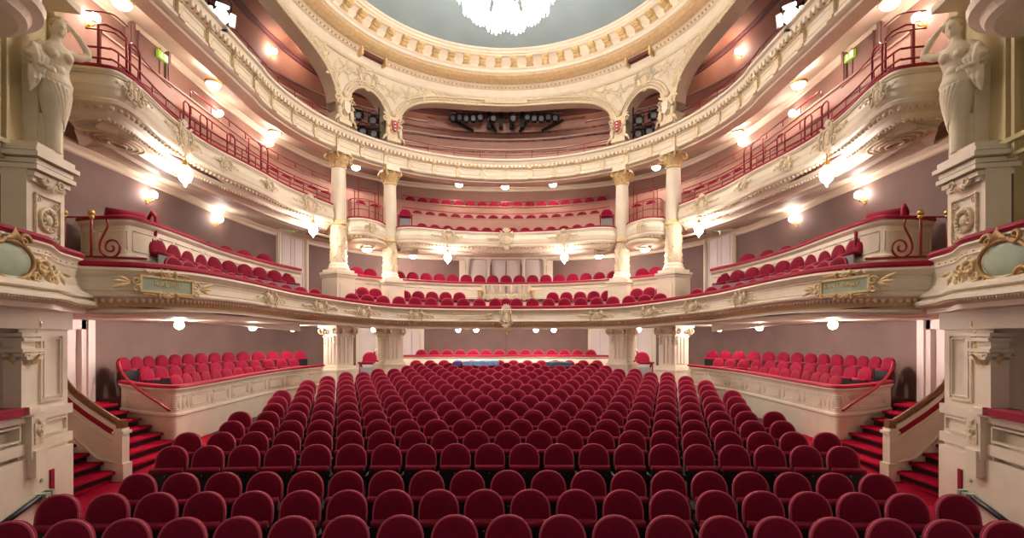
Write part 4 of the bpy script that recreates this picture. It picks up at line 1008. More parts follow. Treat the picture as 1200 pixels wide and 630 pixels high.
for k in range(4): dr.tube([(-.33 + .035 * k, -.12, 1.2), (-.34 + .03 * k, -.14 - .02 * (k % 2), 1.0), (-.32 + .02 * k, -.10, .80 + .03 * k)], [.034, .036, .016], 6)
dr_me = remesh(dr, .012, 'drapery', 'stone')
hr = MB()
hr.ell((.035, -.045, 2.03), (.115, .118, .105), 12, 8); hr.ell((.04, .05, 1.99), (.09, .08, .1), 10, 8)
for k in range(14): a = PI * (k / 13) ; hr.ell((.035 + .112 * math.cos(a), -.10 - .03 * math.sin(a), 1.98 + .085 * math.sin(a)), (.03, .032, .03), 7, 5)
for k in range(8): a = 2 * PI * k / 8; hr.ell((.035 + .075 * math.cos(a), -.05 + .075 * math.sin(a), 2.11), (.035, .035, .03), 7, 5)
hr_me = remesh(hr, .011, 'hair', 'stone_hair')
for s in (-1, 1):
    nm = 'left' if s < 0 else 'right'
    root = thing('caryatid', 'ivory caryatid with one arm raised behind her head, on the %s stage pier' % nm, 'statue', (0, 0, 0))
    # figure local frame -> pier frame: local +x (raised elbow) points to the back of the hall = -u
    m = MP @ Matrix.Translation((.58, -.16, 5.27)) @ Matrix.Scale(.87, 4) @ Matrix.Rotation(.62, 4, 'Z') @ Matrix.Rotation(PI, 4, 'Z') @ Matrix.Scale(-1, 4, (0, 1, 0))
    for nme, me0, mt in (('body', fig_me, 'stone'), ('drapery', dr_me, 'stone'), ('hair', hr_me, 'stone_hair')):
        me = me0.copy(); mm = m.copy(); me.transform(mm)
        if s > 0: me.transform(Matrix.Scale(-1, 4, (1, 0, 0)))
        if (mm.to_3x3().determinant() < 0) != (s > 0): me.flip_normals()
        obj(nme, me, root)
    b = MB(); m2 = MP @ Matrix.Translation((.58, 0, 5.26)) @ Matrix.Scale(.9, 4); prof = [(.17, .0), (.15, .25), (.2, .6), (.26, 1.0)]
    b.box((0, .08, .6), (.24, .24, 1.3), m2, taper=1.3); [b.box((x, -.06, .28), (.02, .16, .55), m2) for x in (-.09, .0, .09)]; b.build('term_shaft', 'stone', root, -s)
# ================================================================== STAIRS AND SIDE BOXES OF THE STALLS
BW = spline([W(142, 446.5, 10.62), W(165, 450, 10.38), W(190, 452, 10.22), W(204, 452.3, 10.2), W(212, 451.8, 10.38), W(225, 450, 10.85), W(260, 444.3, 11.9), W(300, 437.3, 13.2), W(340, 431.5, 14.6), W(384, 427.2, 15.6)], 8)
for s in (-1, 1):
    nm = 'left' if s < 0 else 'right'; sd = -s
    root = thing('box_parapet', 'cream panelled front wall of the raised seating on the %s of the stalls' % nm, 'parapet', (0, 0, 0))
    b = MB(); b.sweep(BW, [(-.10, -.03), (.05, -.03), (.06, -.07), (.03, -.10), (.01, -.13), (0, -.16), (0, -.56), (.03, -.58), (.035, -.62), (.0, -.65), (0, -1.75), (-.10, -1.75)])
    c = cum(BW); cuts = [.02, .19, .235, .285] + [.285 + .715 * k / 7 for k in range(1, 8)]
    for q0, q1 in zip(cuts, cuts[1:]):
        s0, s1 = c[-1] * q0 + .06, c[-1] * q1 - .06
        for i_, dz0, dz1 in ((0, -.21, -.50), (.05, -.25, -.46)):
            seg = [at(BW, s0 + i_ + (s1 - s0 - 2 * i_) * j / 5, c)[0] for j in range(6)]
            for dz in (dz0, dz1): b.tube([(x, y, z + dz) for x, y, z in offset(seg, .004)], .011, 4)
            for q in (seg[0], seg[-1]): b.tube([(q[0], q[1], q[2] + dz0), (q[0], q[1], q[2] + dz1)], .011, 4)
    b.build('panelling', 'cream', root, sd)
    b = MB(); b.sweep(BW, [(-.14, -.04), (-.12, .02), (-.02, .035), (.06, .02), (.075, -.02), (.06, -.04)]); b.build('velvet_rail', 'velvet_rail', root, sd)
    b = MB(); pts = [W(139, 424, 10.5), W(142, 434, 10.45), W(150, 445, 10.35), W(165, 458, 10.2), W(185, 471, 10.02), W(199, 481, 9.95)]
    b.tube(spline(pts, 5), .028, 8); b.build('handrail', 'red_metal', root, sd)
    # floors of the raised seating
    A = resample(BW, 30); B = [(-9.02, max(10.6, y + .2), 0) for x, y, z in A]
    b = MB(); b.ruled(setz(offset(A, -.05), .95), setz(B, .95), .9); b.box((-8.3, 13.0, 1.0), (1.4, 4.6, .26)); b.box((-8.62, 13.0, 1.1), (.8, 4.6, .42)); struct(b.build('floor_side_box', 'tread', side=sd))
    # two flights with the balustrade between them
    for y0, y1, which in ((8.52, 10.2, 'farther flight of the two, beside the cream seating wall'), (7.1, 8.4, 'nearer flight of the two, beside the stage pier')):
        rt = thing('staircase', 'red carpeted stairs on the %s, %s' % (nm, which), 'stairs', (s * -0, 0, 0), 'carpeted side stairs')
        for i in range(7):
            x = -6.78 - .235 * i; w2 = min(1.26, 8.98 + x + .04) if x > -9 else .2; z = fz(9) + .152 * (i + 1); b = MB(); zb = fz(9) - .05
            b.box((x - w2 / 2, (y0 + y1) / 2, (z + zb) / 2 - .02), (w2, y1 - y0, z - zb - .04)); b.box((x - w2 / 2 + .02, (y0 + y1) / 2, z - .025), (w2 + .04, y1 - y0, .05)); b.tube([(x + .04, y0, z - .028), (x + .04, y1, z - .028)], .03, 6)
            st = b.build('step', 'carpet', rt, sd)
            b = MB(); b.box((x + .004, (y0 + y1) / 2, z - .10), (.012, y1 - y0, .07)); b.build('riser_face', 'black', st, sd)
    rt = thing('balustrade', 'cream stair balustrade with brown wooden rail and red stripe, %s side of the stalls' % nm, 'balustrade', (0, 0, 0))
    Yb = 8.46; rp = [W(141, 495, Yb), W(130, 489, Yb), W(118, 481, Yb), W(106, 473, Yb), W(94, 464, Yb), W(85, 456.5, Yb), W(77, 446, Yb), W(69, 431, Yb), W(62, 416, Yb)]
    top = spline(rp, 4); zf = fz(8.4) - .02
    poly = [(p[0], p[2] - .06) for p in top]; b = MB(); b.prism([(top[0][0], zf)] + poly + [(top[-1][0], zf)], Yb - .05, Yb + .05)
    x0, z0 = top[0][0], top[0][2]
    b.box((x0 + .02, Yb, (zf + z0 - .1) / 2 + .02), (.15, .16, z0 - zf - .12)); b.box((x0 + .03, Yb, zf + .16), (.2, .2, .34)); b.box((x0 + .03, Yb, z0 - .16), (.2, .2, .05))
    b.tube([(x, Yb - .06, z - .34) for x, y, z in top], .022, 5); b.tube([(x0, Yb - .06, zf + .34), (x0 - .35, Yb - .06, zf + .42), (top[-1][0], Yb - .06, top[-1][2] - 1.0)], .03, 5)
    b.build('panel', 'cream', rt, sd)
    b = MB(); b.tube([(x, y, z) for x, y, z in top], .05, 8); b.box((x0 + .03, Yb, z0 - .06), (.12, .12, .22)); b.build('wooden_rail', 'wood', rt, sd)
    b = MB(); b.prism([(p[0], p[2] - .15) for p in top] + [(p[0], p[2] - .25) for p in reversed(top)], Yb - .062, Yb + .062); b.build('red_stripe', 'velvet_rail', rt, sd)
# low wall in front of the rear seats of the stalls
rt = thing('rear_stalls_parapet', 'low cream wall with thin red top, in front of the rear row of the stalls', 'parapet', (0, 18.95, .8))
L = [(-3.95, 18.75, 1.96), (-2, 19.0, 1.96), (0, 19.05, 1.96), (2, 19.0, 1.96), (3.95, 18.75, 1.96)]; L = spline(L, 6)
b = MB(); b.sweep(L, [(-.08, -.03), (.04, -.03), (.04, -.08), (0, -.1), (0, -.5), (.03, -.52), (.03, -.58), (0, -.6), (0, -1.2), (-.08, -1.2)]); part(b, 'panelling', 'cream', rt)
b = MB(); b.sweep(L, [(-.12, -.04), (-.1, .02), (.0, .03), (.06, .01), (.06, -.04)]); part(b, 'velvet_rail', 'velvet_rail', rt)
b = MB(); b.box((0, 20.2, 1.0), (7.9, 2.2, .3)); struct(b.build('floor_rear_stalls', 'carpet'))
for s in (-1, 1):
    b = MB(); b.box((s * 4.08 - s * .05, 17.1, 1.0), (1.0, 1.0, .9))
    rt = thing('handrail', 'short curved red handrail on the inner %s pier at the back of the stalls' % ('left' if s < 0 else 'right'), 'handrail', (s * 4.45, 17.05, 1.9))
    b = MB(); b.tube([(-s * .0, -.1, -.06), (s * .12, -.05, -.05), (s * .16, .0, .03), (s * .17, .05, .22), (s * .16, .2, .35)], .03, 8); b.build('rail_bar', 'red_metal', rt)

# ================================================================== SEATS
def back_outline(w_, z0, zs, zt, n=14, e=2.2):
    pts = [(-w_ * .93, z0), (-w_, z0 + (zs - z0) * .5)]
    for i in range(n + 1):
        a = PI - PI * i / n; cx, sx = math.cos(a), math.sin(a)
        pts.append((w_ * math.copysign(abs(cx) ** (2 / e), cx), zs + (zt - zs) * abs(sx) ** (2 / e)))
    pts += [(w_, z0 + (zs - z0) * .5), (w_ * .93, z0)]
    return pts
OUT = back_outline(.223, .56, .71, .94)
def by(z): return (z - .46) * .16
def backrest_mb(lo=False):
    b = MB(); o = OUT[::2] + ([OUT[-1]] if len(OUT) % 2 == 0 else []) if lo else OUT; n = len(o); cx, cz = 0, .68; vs = []
    for sc, d in ((1.0, .03), (1.0, -.012), (.93, -.034), (.72, -.05), (.4, -.046)):
        for x, z in o: zz = cz + (z - cz) * sc; vs.append((x * sc, by(zz) + d, zz))
    vs.append((0, by(cz) - .042, cz)); fs = [tuple(range(n))]
    for k in range(4): fs += [(k * n + i, k * n + (i + 1) % n, (k + 1) * n + (i + 1) % n, (k + 1) * n + i) for i in range(n)]
    fs += [(4 * n + i, 4 * n + (i + 1) % n, 5 * n) for i in range(n)]
    return b.add(vs, fs, True)
def piping_mb(seg=6): b = MB(); return b.tube([(x * .985, by(z) - .016, .68 + (z - .68) * .985) for x, z in OUT], .0155, seg)
def cushion_mb():
    b = MB(); return b.sweep([(-.215, 0, 0), (.215, 0, 0)], [(.03, .565), (.13, .58), (.155, .60), (.155, .63), (.13, .655), (.05, .65)], smooth=True)
def underside_mb(): b = MB(); return b.add([(-.225, -.135, .17), (.225, -.135, .17), (.225, -.145, .59), (-.225, -.145, .59), (-.225, -.11, .17), (.225, -.11, .17), (.225, -.12, .59), (-.225, -.12, .59)], [(0, 1, 2, 3), (5, 4, 7, 6), (4, 5, 1, 0), (3, 2, 6, 7), (1, 5, 6, 2), (4, 0, 3, 7)])
def standard_mb():
    b = MB(); b.box((.262, -.02, .23), (.035, .10, .46)); b.box((.262, -.02, .015), (.06, .24, .03)); b.box((.262, -.06, .50), (.04, .24, .05)); return b
ME = {'backrest': backrest_mb().mesh('backrest', 'velvet'), 'piping': piping_mb().mesh('piping', 'piping'), 'seat': cushion_mb().mesh('seat', 'velvet'),
      'underside': underside_mb().mesh('seat_underside', 'black'), 'underside_grey': underside_mb().mesh('seat_underside', 'grey'), 'standard': standard_mb().mesh('standard', 'black_metal')}
bb = MB(); [bb.ell((x, -.149, z), (.010, .006, .010), 8, 5) for x, z in ((.0, .55), )]; ME['bolt'] = bb.mesh('bolt', 'steel')
bb = MB(); bb.box((0, -.142, .462), (.45, .03, .014)); ME['edge'] = bb.mesh('metal_edge', 'steel')
lo = MB(); lo.merge(backrest_mb(True)); q = len(lo.f); lo.cur = 1; o_ = piping_mb(4); o_.mi = [1] * len(o_.f); lo.merge(o_); c_ = cushion_mb(); c_.mi = [0] * len(c_.f); lo.merge(c_); u_ = underside_mb(); u_.mi = [2] * len(u_.f); lo.merge(u_)
ME['piping_dark'] = piping_mb().mesh('piping', 'velvet')
ME['simple'] = lo.mesh('simple_seat', ['velvet', 'piping', 'black'])
def make_seat(name, parts, label, group):
    r = thing(name, label, 'seat', (0, 0, 0), group)
    for p in parts:
        nm = {'backrest': 'backrest', 'piping': 'piping', 'piping_dark': 'piping', 'seat': 'seat', 'underside': 'seat_underside', 'underside_grey': 'seat_underside', 'standard': 'standard'}[p]
        o = obj(nm, ME[p], r)
        if p == 'underside_grey': o['label'] = 'grey seat underside'
        if p == 'underside' and 'standard' in parts: obj('bolt', ME['bolt'], o)
    return r
used = set()
def put(proto, x, y, z, fx, fy, label):
    rz = math.atan2(fx, -fy)
    if proto.name not in used: used.add(proto.name); r = proto; r.location = (x, y, z); r.rotation_euler = (0, 0, rz)
    else: r = copy_tree(proto, (x, y, z), rz)
    r['label'] = label; return r
p_near = make_seat('stalls_chair', ('backrest', 'piping', 'seat', 'underside', 'standard'), 'x', 'red velvet seats of the stalls')
p_far = make_seat('stalls_chair', ('backrest', 'piping', 'seat', 'underside'), 'x', 'red velvet seats of the stalls')
ROWY = [4.72, 5.52, 6.32] + [7.35 + .782 * k for k in range(15)]
ROWN = [19, 20, 19, 20, 21, 20, 21, 20, 21, 22, 21, 22, 21, 20, 17, 14, 13, 14]
stuff = MB()
for r, (Y, n) in enumerate(zip(ROWY, ROWN)):
    for i in range(n):
        x = .02 + .5235 * (i - (n - 1) / 2); y = Y - x * x / 140; z = fz(Y)
        x += .007 * math.sin(7.1 * i + 3 * r)
        if r < 16:
            h = (n + 1) // 2
            if i < h: where = '%s from the left end' % ORD[i]
            else: where = '%s from the right end' % ORD[n - 1 - i]
            o = put(p_near if r < 8 else p_far, x, y, z, -x / 70, -1, 'red velvet seat, %s of the %s stalls row from the stage' % (where, ORD[r]))
        else:
            m = Matrix.Translation((x, y, z)) @ Matrix.Rotation(-x / 70, 4, 'Z'); t = MB(); t.v = list(lo.v); t.f = list(lo.f); t.sm = list(lo.sm); t.mi = list(lo.mi); stuff.merge(t, m)
so = stuff.build('rear_stalls_chairs', ['velvet', 'piping', 'black']); so['kind'] = 'stuff'; so['label'] = 'last two short rows of small red velvet seats at the back of the stalls'; so['category'] = 'seats'
# raised rear row of the stalls
p_rear = make_seat('rear_stalls_chair', ('backrest', 'piping', 'seat'), 'x', 'red velvet seats behind the low rear wall')
n = 14
for i in range(n):
    x = .53 * (i - (n - 1) / 2); put(p_rear, x, 19.75, 1.22, -x * .02, -1, 'dark red seat behind the low cream wall at the stalls rear, %s from the left' % ORD[i])
for i, x in enumerate((-3.95, 3.95)): put(p_rear, x * .985, 19.5, 1.0, 0, -1, 'lower dark red seat at the %s end of the row behind the low rear wall' % ('left' if i == 0 else 'right'))

def row(proto, path, z, x0, x1, sp, label, blend=.45, side=-1, zf=None):
    """seats along a left-hand path between image columns x0..x1 of the left half (mirrored for the right)"""
    c = cum(path); s0, s1 = at_px(path, x0), at_px(path, x1); n = int(round((s1 - s0) / sp)) + 1
    for i in range(n):
        p, nn = at(path, s0 + (s1 - s0) * i / max(1, n - 1), c); fx, fy = nn[0] * blend, nn[1] * blend - (1 - blend); l = math.hypot(fx, fy)
        zz = z if zf is None else zf(p)
        if side < 0: put(proto, p[0], p[1], zz, fx / l, fy / l, label % (ORD[i], 'left'))
        else: put(proto, -p[0], p[1], zz, -fx / l, fy / l, label % (ORD[i], 'right'))
p_box = make_seat('box_chair', ('backrest', 'piping_dark', 'seat', 'underside'), 'x', 'red velvet seats of the raised side boxes')
p_box.scale = (.84, .84, .84)
for s in (-1, 1):
    for z, pts, sp, nm in ((1.06, ((209, 10.78), (250, 12.3), (304, 14.1)), .44, 'front'), (1.22, ((174, 10.8), (225, 12.2), (285, 13.9), (345, 15.5)), .445, 'middle'), (1.44, ((147, 10.8), (200, 12.4), (270, 14.4), (352, 16.2)), .44, 'back')):
        pth = spline([W(px, 394, Y)[:2] + (0,) for px, Y in pts], 12)
        row(p_box, pth, z, pts[0][0], pts[-1][0], sp, 'red seat, %%s from the stage in the %s row of the raised %%s-hand stalls box' % nm, .95, s)
p_bal = make_seat('balcony_chair', ('backrest', 'piping_dark', 'seat', 'underside_grey'), 'x', 'red velvet seats of the first balcony')
p_bal2 = make_seat('balcony_chair', ('backrest', 'piping', 'seat'), 'x', 'red velvet seats of the first balcony')
F1h = F1[:81]
ra, rb = offset(F1h, -.52), offset(F1h, -1.15)
RA = spline([W(207, 390, 8.95), W(250, 390, 10.3), W(300, 390, 11.9), W(340, 390, 13.2), W(374, 390, 14.15)], 10)
RB = spline([W(187, 390, 9.4), W(245, 390, 11.2), W(300, 390, 12.75), W(340, 390, 13.9)], 10)
for s in (-1, 1):
    za = lambda p: 3.05 + max(0, min(.06, (p[1] - 13) * .04))
    row(p_bal2, RA, 3.2, 207, 372, .54, 'red seat just behind the side rail, first balcony, %s from the %s stage end', .85, s, lambda p: 3.22 - max(0, min(.08, (p[1] - 10) * .02)))
    row(p_bal2, ra, 3.05, 412, 583, .56, 'red seat just behind the rear rail, first balcony, %s from the %s column', .6, s, za)
    zb = lambda p: 3.58 - max(0, min(.2, (p[1] - 11) * .033))
    row(p_bal, RB, 3.63, 187, 340, .5, 'red seat in the raised second row, first balcony, %s from the %s stage end', .92, s, lambda p: 3.66 - (p[1] - 9.4) * .018)
    row(p_bal2, rb, 3.4, 412, 440, .55, 'red seat before the outer column pedestal, first balcony, %s from the %s', .6, s, zb)
    row(p_bal2, rb, 3.4, 476, 538, .55, 'red seat in the second row between column and centre, first balcony, %s from the %s', .6, s, zb)
put(p_bal2, 0, ra[-1][1], 3.11, 0, -1, 'red seat behind the first balcony rail, in the very middle below the openings')
RB0 = offset(RB, .30); RB1 = offset(RB, -.35); zb = lambda p: 3.72
b = MB(); b.ruled([(p[0], p[1], zb(p)) for p in RB0], [(p[0] if p[1] > 9 else max(p[0], -7.2), p[1], zb(p)) for p in RB1], .45)
for s in (-1, 1): struct(b.build('floor_second_row', 'tread', side=-s))
p_tier = make_seat('loge_chair', ('backrest', 'piping_dark', 'seat'), 'x', 'dark red seats behind the raised parapets of the first balcony')
for s in (-1, 1):
    row(p_tier, [(x - .46, y + .1, 0) for x, y, z in T2], 4.1, 165, 312, .62, 'dark red seat behind the raised side parapet, first balcony, %s from the %s stage end', .85, s)
    nm = 'left' if s < 0 else 'right'
    for i in range(3):
        p = cyl(s * (53.6 - 4.4 * i), 6.8, 4.16); put(p_tier, p[0], p[1], p[2], -math.sin(math.radians(s * 50)) * .6, -.8, 'dark red seat behind the parapet between the two %s columns, %s from the side wall' % (nm, ORD[i]))
n = 17
for i in range(n):
    a = -35.2 + 70.4 * i / (n - 1); p = cyl(a, 6.78, 4.16); put(p_tier, p[0], p[1], p[2], -math.sin(math.radians(a)), -math.cos(math.radians(a)), 'dark red seat behind the rear parapet of the first balcony, %s from the left' % ORD[i])
p_up = make_seat('upper_chair', ('backrest', 'seat'), 'x', 'red seats of the second balcony')
for f, z, nm, n, a in ((.13, 6.02, 'front', 14, 3.25), (.43, 6.76, 'middle', 15, 3.6), (.70, 7.56, 'top', 17, 4.05)):
    L = lerp(F3, WALL, f); c = cum(L); mid = c[-1] / 2
    for i in range(n):
        p, nn = at(L, mid + a * 2 * (i / (n - 1) - .5), c); put(p_up, p[0], p[1], z, nn[0], nn[1], 'red seat in the %s row of the middle second balcony, %s from the left' % (nm, ORD[i]))
for s in (-1, 1):
    for f, z, nm, x0 in ((.43, 6.76, 'lower', 322), (.70, 7.42, 'upper', 292)):
        L = lerp(F3, WALL, f)[:121]
        row(p_up, L, z, x0, 384, .66, 'red seat in the %s side row, second balcony, %%s from the %%s stage end' % nm, .6, s)
    for f, z, nm in ((.43, 6.76, 'lower'), (.70, 7.42, 'upper')):
        L = lerp(F3, WALL, f)[:121]
        row(p_up, L, z, 424, 441, .6, 'red seat in the ' + nm + ' row above the bow-fronted box, %s from the %s wall', .6, s)
# attendants' chairs with a grey board in front
def chair(name, label, x, y, z, board, rz=0, sc=1.0):
    r = thing(name, label, 'chair', (x, y, z), None, rz); r.scale = (sc, sc, sc)
    for k in ('backrest', 'piping', 'seat'): obj({'backrest': 'backrest', 'piping': 'piping', 'seat': 'seat'}[k], ME[k], r)
    for q in (-1, 1):
        b = MB(); b.tube([(q * .25, .05, .46), (q * .26, -.12, .62), (q * .26, -.3, .62)], .025, 6); b.tube([(q * .25, -.2, .62), (q * .25, -.2, .0)], .02, 6); b.build('armrest', 'velvet', r)
    b = MB(); b.box((0, -.3, .34), (.40, .02, .3)); b.box((0, -.30, .1), (.42, .12, .2)); b.build('front_board', board, r)
    return r
for s in (-1, 1):
    nm = 'left' if s < 0 else 'right'
    chair('usher_chair', 'red armchair with grey and black board, in the doorway between the piers on the %s' % nm, s * 5.3, 18.9, fz(18.6) + .03, 'grey', sc=1.25)
    chair('usher_chair', 'red chair with grey board beside the inner %s column on the second balcony' % nm, s * 3.80, 18.35, 6.62, 'grey', rz=-s * .2, sc=.95)
    for side_p in (1,):
        r = thing('armchair', 'big dark red armchair with a hooped arm behind the raised %s parapet near the stage' % nm, 'armchair', (s * 7.25, 9.3, 4.12), None, s * -.9)
        b = MB(); b.sweep([(-.3, 0, 0), (.3, 0, 0)], [(-.1, .3), (-.18, .7), (-.2, .9), (-.15, .99), (-.06, 1.0), (.02, .92), (.05, .3)], smooth=True); b.build('backrest', 'velvet', r)
        b = MB(); b.box((0, -.2, .36), (.6, .5, .16)); b.build('seat', 'velvet', r)
        b = MB(); b.tube([(.34, -.4, .5), (.36, -.4, .86), (.34, -.25, .98), (.34, -.05, .9), (.32, .05, .5)], .035, 8); b.tube([(-.34, -.4, .3), (-.36, -.4, .66), (-.34, .05, .70)], .035, 8); b.build('hooped_arm', 'velvet_rail', r)

# clothes left on the rear seats
def cloth(label, x0, x1, y, z, mt, name='jacket'):
    b = MB(); N = 14; vs = []; rr = random.Random(int(x0 * 100))
    for i in range(N + 1):
        for k, (dy, dz) in enumerate(((-.12, -.14), (-.08, .0), (.0, .05), (.08, .0), (.10, -.12))):
            vs.append((x0 + (x1 - x0) * i / N, y + dy + rr.uniform(-.015, .015), z + dz + rr.uniform(-.02, .025)))
    b.add(vs, [(i * 5 + k, (i + 1) * 5 + k, (i + 1) * 5 + k + 1, i * 5 + k + 1) for i in range(N) for k in range(4)], True)
    return tag(b.build(name, mt), label, 'clothing')
cloth('light blue jacket spread over seat backs in the last stalls rows', -1.55, -.25, 17.48, fz(17.5) + .98, 'blue_cloth')
cloth('slate blue coat over the right end of the last stalls rows', 1.45, 2.35, 17.48, fz(17.5) + .94, 'slate_cloth', 'coat')
cloth('small bright blue cloth lying on a rear stalls seat', -1.85, -1.62, 17.45, fz(17.5) + .97, 'blue_bag', 'scarf')

# ================================================================== LAMPS
gb0 = gb = MB(); gb.ell((0, 0, 0), .09, 14, 10); GL = gb.mesh('globe', 'lamp_ceiling'); GLW = gb.mesh('globe', 'lamp_wall')
gb = MB(); gb.lathe([(.11, .07), (.12, .09), (.12, .11), (.0, .11)], 16); GR = gb.mesh('ceiling_plate', 'brass')
gb = MB(); gb.ell((0, 0, .05), (.15, .15, .10), 16, 8); GD = gb.mesh('glass_dome', 'lamp_dome'); GDB = gb.mesh('glass_dome', 'lamp_rear')
gb = MB(); gb.lathe([(.16, .05), (.19, .08), (.19, .11), (.0, .11)], 20); GDR = gb.mesh('dome_ring', 'brass')
gb = MB(); gb.lathe([(0, -.20), (.03, -.19), (.10, -.12), (.13, -.02), (.12, .06), (.07, .14), (.05, .17), (0, .17)], 16); GH = gb.mesh('crystal_shade', 'lamp_pendant')
gb = MB(); gb.lathe([(0, .30), (.03, .28), (.06, .2), (.08, .16), (.05, .155), (0, .155)], 12); gb.tube([(0, 0, .28), (0, 0, .42)], .012, 6); GHC = gb.mesh('brass_cap', 'brass')
gb = MB(); gb.lathe([(0, -.27), (.02, -.25), (.03, -.22), (.02, -.195)], 10); GHD = gb.mesh('crystal_drop', 'crystal')
gb = MB(); gb.ell((0, 0, 0), (.07, .02, .11), 12, 8); gb.tube([(0, 0, -.02), (0, -.1, -.06), (0, -.14, -.03), (0, -.14, .02)], .014, 6); gb.lathe([(.02, -.0), (.05, .02), (.055, .04), (0, .04)], 10, (0, -.14, 0)); GW = gb.mesh('sconce_arm', 'brass')
def ceil_lamp(p, label, g=None): r = thing('ceiling_lamp', label, 'lamp', p, 'lit ceiling globes'); obj('globe', g or GL, r); obj('ceiling_plate', GR, r); return r
def dome_lamp(p, label, g=None): r = thing('ceiling_dome_lamp', label, 'lamp', p, 'lit ceiling dome lamps'); obj('glass_dome', g or GD, r); obj('dome_ring', GDR, r); return r
def pend_lamp(p, label): r = thing('pendant_lamp', label, 'lamp', p, 'lit crystal pendants'); obj('crystal_shade', GH, r); obj('brass_cap', GHC, r); obj('crystal_drop', GHD, r); return r
GLG = gb0.mesh('globe', 'lamp_gallery')
def wall_lamp(p, n, label, q4=None):
    r = thing('wall_lamp', label, 'lamp', p, 'lit wall sconces', math.atan2(n[0], -n[1])); obj('sconce_arm', GW, r); g = obj('globe', GLW if q4 is None else q4, r, (0, -.14, .10)); return r
for s in (-1, 1):
    nm = 'left' if s < 0 else 'right'
    def XP(px, py, Y): q = W(px, py, Y); return (q[0] * -s, q[1], q[2])
    for i, (px, py, Y) in enumerate(((210, 379, 10.5), (296, 381.5, 13), (343, 384.7, 15.2), (438, 384.8, 17.7), (537, 385.2, 18.3), (558, 385.2, 18.3))):
        q = XP(px, py, Y); ceil_lamp((q[0], q[1], 2.945), 'lit globe under the first balcony, %s from the stage on the %s' % (ORD[i], nm))
    for i, (px, py) in enumerate(((173, 229), (250, 257))):
        ww = WALL[:121]; a = at_px(ww, px); p, n = at(WALL, a); q = W(px, py + 3, p[1] - .1); wall_lamp((p[0] * -s, p[1], q[2]), (n[0] * -s, n[1]), 'lit wall sconce above the raised boxes, %s from the stage on the %s' % (ORD[i], nm))
    dome_lamp(XP(430, 287, 16.2)[:2] + (5.56,), 'lit lamp below the little bow-fronted balcony on the %s' % nm)
    q = XP(404, 284, 17.6); wall_lamp(q, (s * -.7, -.7), 'lit wall sconce behind the outer %s column on the first balcony' % nm, GLG)
    dome_lamp(XP(484, 299, 19.5)[:2] + (5.87,), 'lit ceiling dome below the middle second balcony, near the inner %s column' % nm, GDB)
    for px, yoff, Lp, cc in ((212, 0, L2s, 'side'), (366, 0, L2s, 'far')):
        p, n = at(Lp, at_px(Lp, px)); pend_lamp(((p[0] + n[0] * .08) * -s, p[1] + n[1] * .08, p[2] - 1.0), 'lit crystal pendant hanging from the second balcony front, %s' % ('nearer the stage on the %s' % nm if cc == 'side' else 'beside the outer column on the %s' % nm))
    p, n = at(L2c, at_px(L2c[:57], 523)); pend_lamp((p[0] * -s, p[1] - .06, p[2] - 1.04), 'lit crystal pendant below the middle second balcony, %s of centre' % nm)
    for i, (px, py, Y) in enumerate(((143, 4, 8.9), (250, 99, 11.6), (322, 156, 14.9), (417, 196, 17.5), (538, 216, 20.0))):
        q = XP(px, py, Y); dome_lamp((q[0], q[1], q[2] - .05), 'lit ceiling dome lamp under the gallery, %s from the stage on the %s' % (ORD[i], nm))
    for i, (px, py) in enumerate(((104, 20), (252, 132), (312, 167))):
        ww = WALL[:121]; a = at_px(ww, px); p, n = at(WALL, a); q = W(px, py + 3, p[1] - .1); wall_lamp((p[0] * -s, p[1], q[2]), (n[0] * -s, n[1]), 'lit wall sconce of the second balcony, %s from the stage on the %s' % (ORD[i], nm))
    ww = WALL[:121]; a = at_px(ww, 318); p, n = at(WALL, a); q = W(318, 62, p[1] - .1); wall_lamp((p[0] * -s, p[1], q[2]), (n[0] * -s, n[1]), 'lit wall sconce of the gallery inside the big %s arch' % nm, GLG)
    for x_, y_ in ((7.1, 10.5), (6.9, 16.9), (3.2, 20.0)): ceil_lamp((s * x_, y_, 12.58), 'added unseen globe brightening the gallery, %s side, %s' % (nm, {10.5: 'above the side benches', 16.9: 'behind the arches by the columns', 20.0: 'behind the wide middle arch'}[y_]), GLG)  # unseen globes, added behind the arches to brighten the gallery
dome_lamp(W(592, 220, 20.2)[:2] + (8.86,), 'lit ceiling dome lamp under the gallery, in the very middle')

# chandelier
ch = thing('chandelier', 'huge glowing crystal chandelier hanging from the blue grey dome', 'chandelier', (0, C0[1], 11.03))
b = MB(); b.tube([(0, 0, .2), (0, 0, 3.05)], .03, 8); b.lathe([(0, 2.9), (.25, 2.92), (.3, 3.0), (.2, 3.1), (0, 3.1)], 16); b.lathe([(.1, .6), (.2, .7), (.15, 1.0), (.3, 1.2), (.12, 1.6), (0, 1.7)], 16); b.build('stem', 'gold', ch)
for r, z in ((.78, .30), (1.12, .52)): b = MB(); b.tube([(r * math.cos(2 * PI * i / 40), r * math.sin(2 * PI * i / 40), z) for i in range(40)], .035, 6, closed=True); b.build('gilt_ring', 'gold', ch)
def bowl(r, h, seg, z, x=0, y=0, name='crystal_bowl', mt='crystal_lit'):
    b = MB(); b.lathe([(0, -h), (r * .25, -h * .96), (r * .6, -h * .72), (r * .88, -h * .35), (r, 0), (r * .96, .05)], seg, (x, y, z)); b.build(name, mt, ch)
    b = MB()
    for i in range(seg):                                 # festoons of drops round the rim
        a = 2 * PI * i / seg
        for k in range(3): b.ell((x + (r + .03) * math.cos(a), y + (r + .03) * math.sin(a), z - .03 - .06 * k), (.016, .016, .028), 5, 4)
    b.ell((x, y, z - h - .03), (.035, .035, .05), 8, 6); b.build('crystal_drops', 'crystal', ch)
bowl(.30, .36, 18, -.02)
for k in range(8): a = 2 * PI * (k + .5) / 8; bowl(.21, .26, 12, .05, .70 * math.cos(a), .70 * math.sin(a))
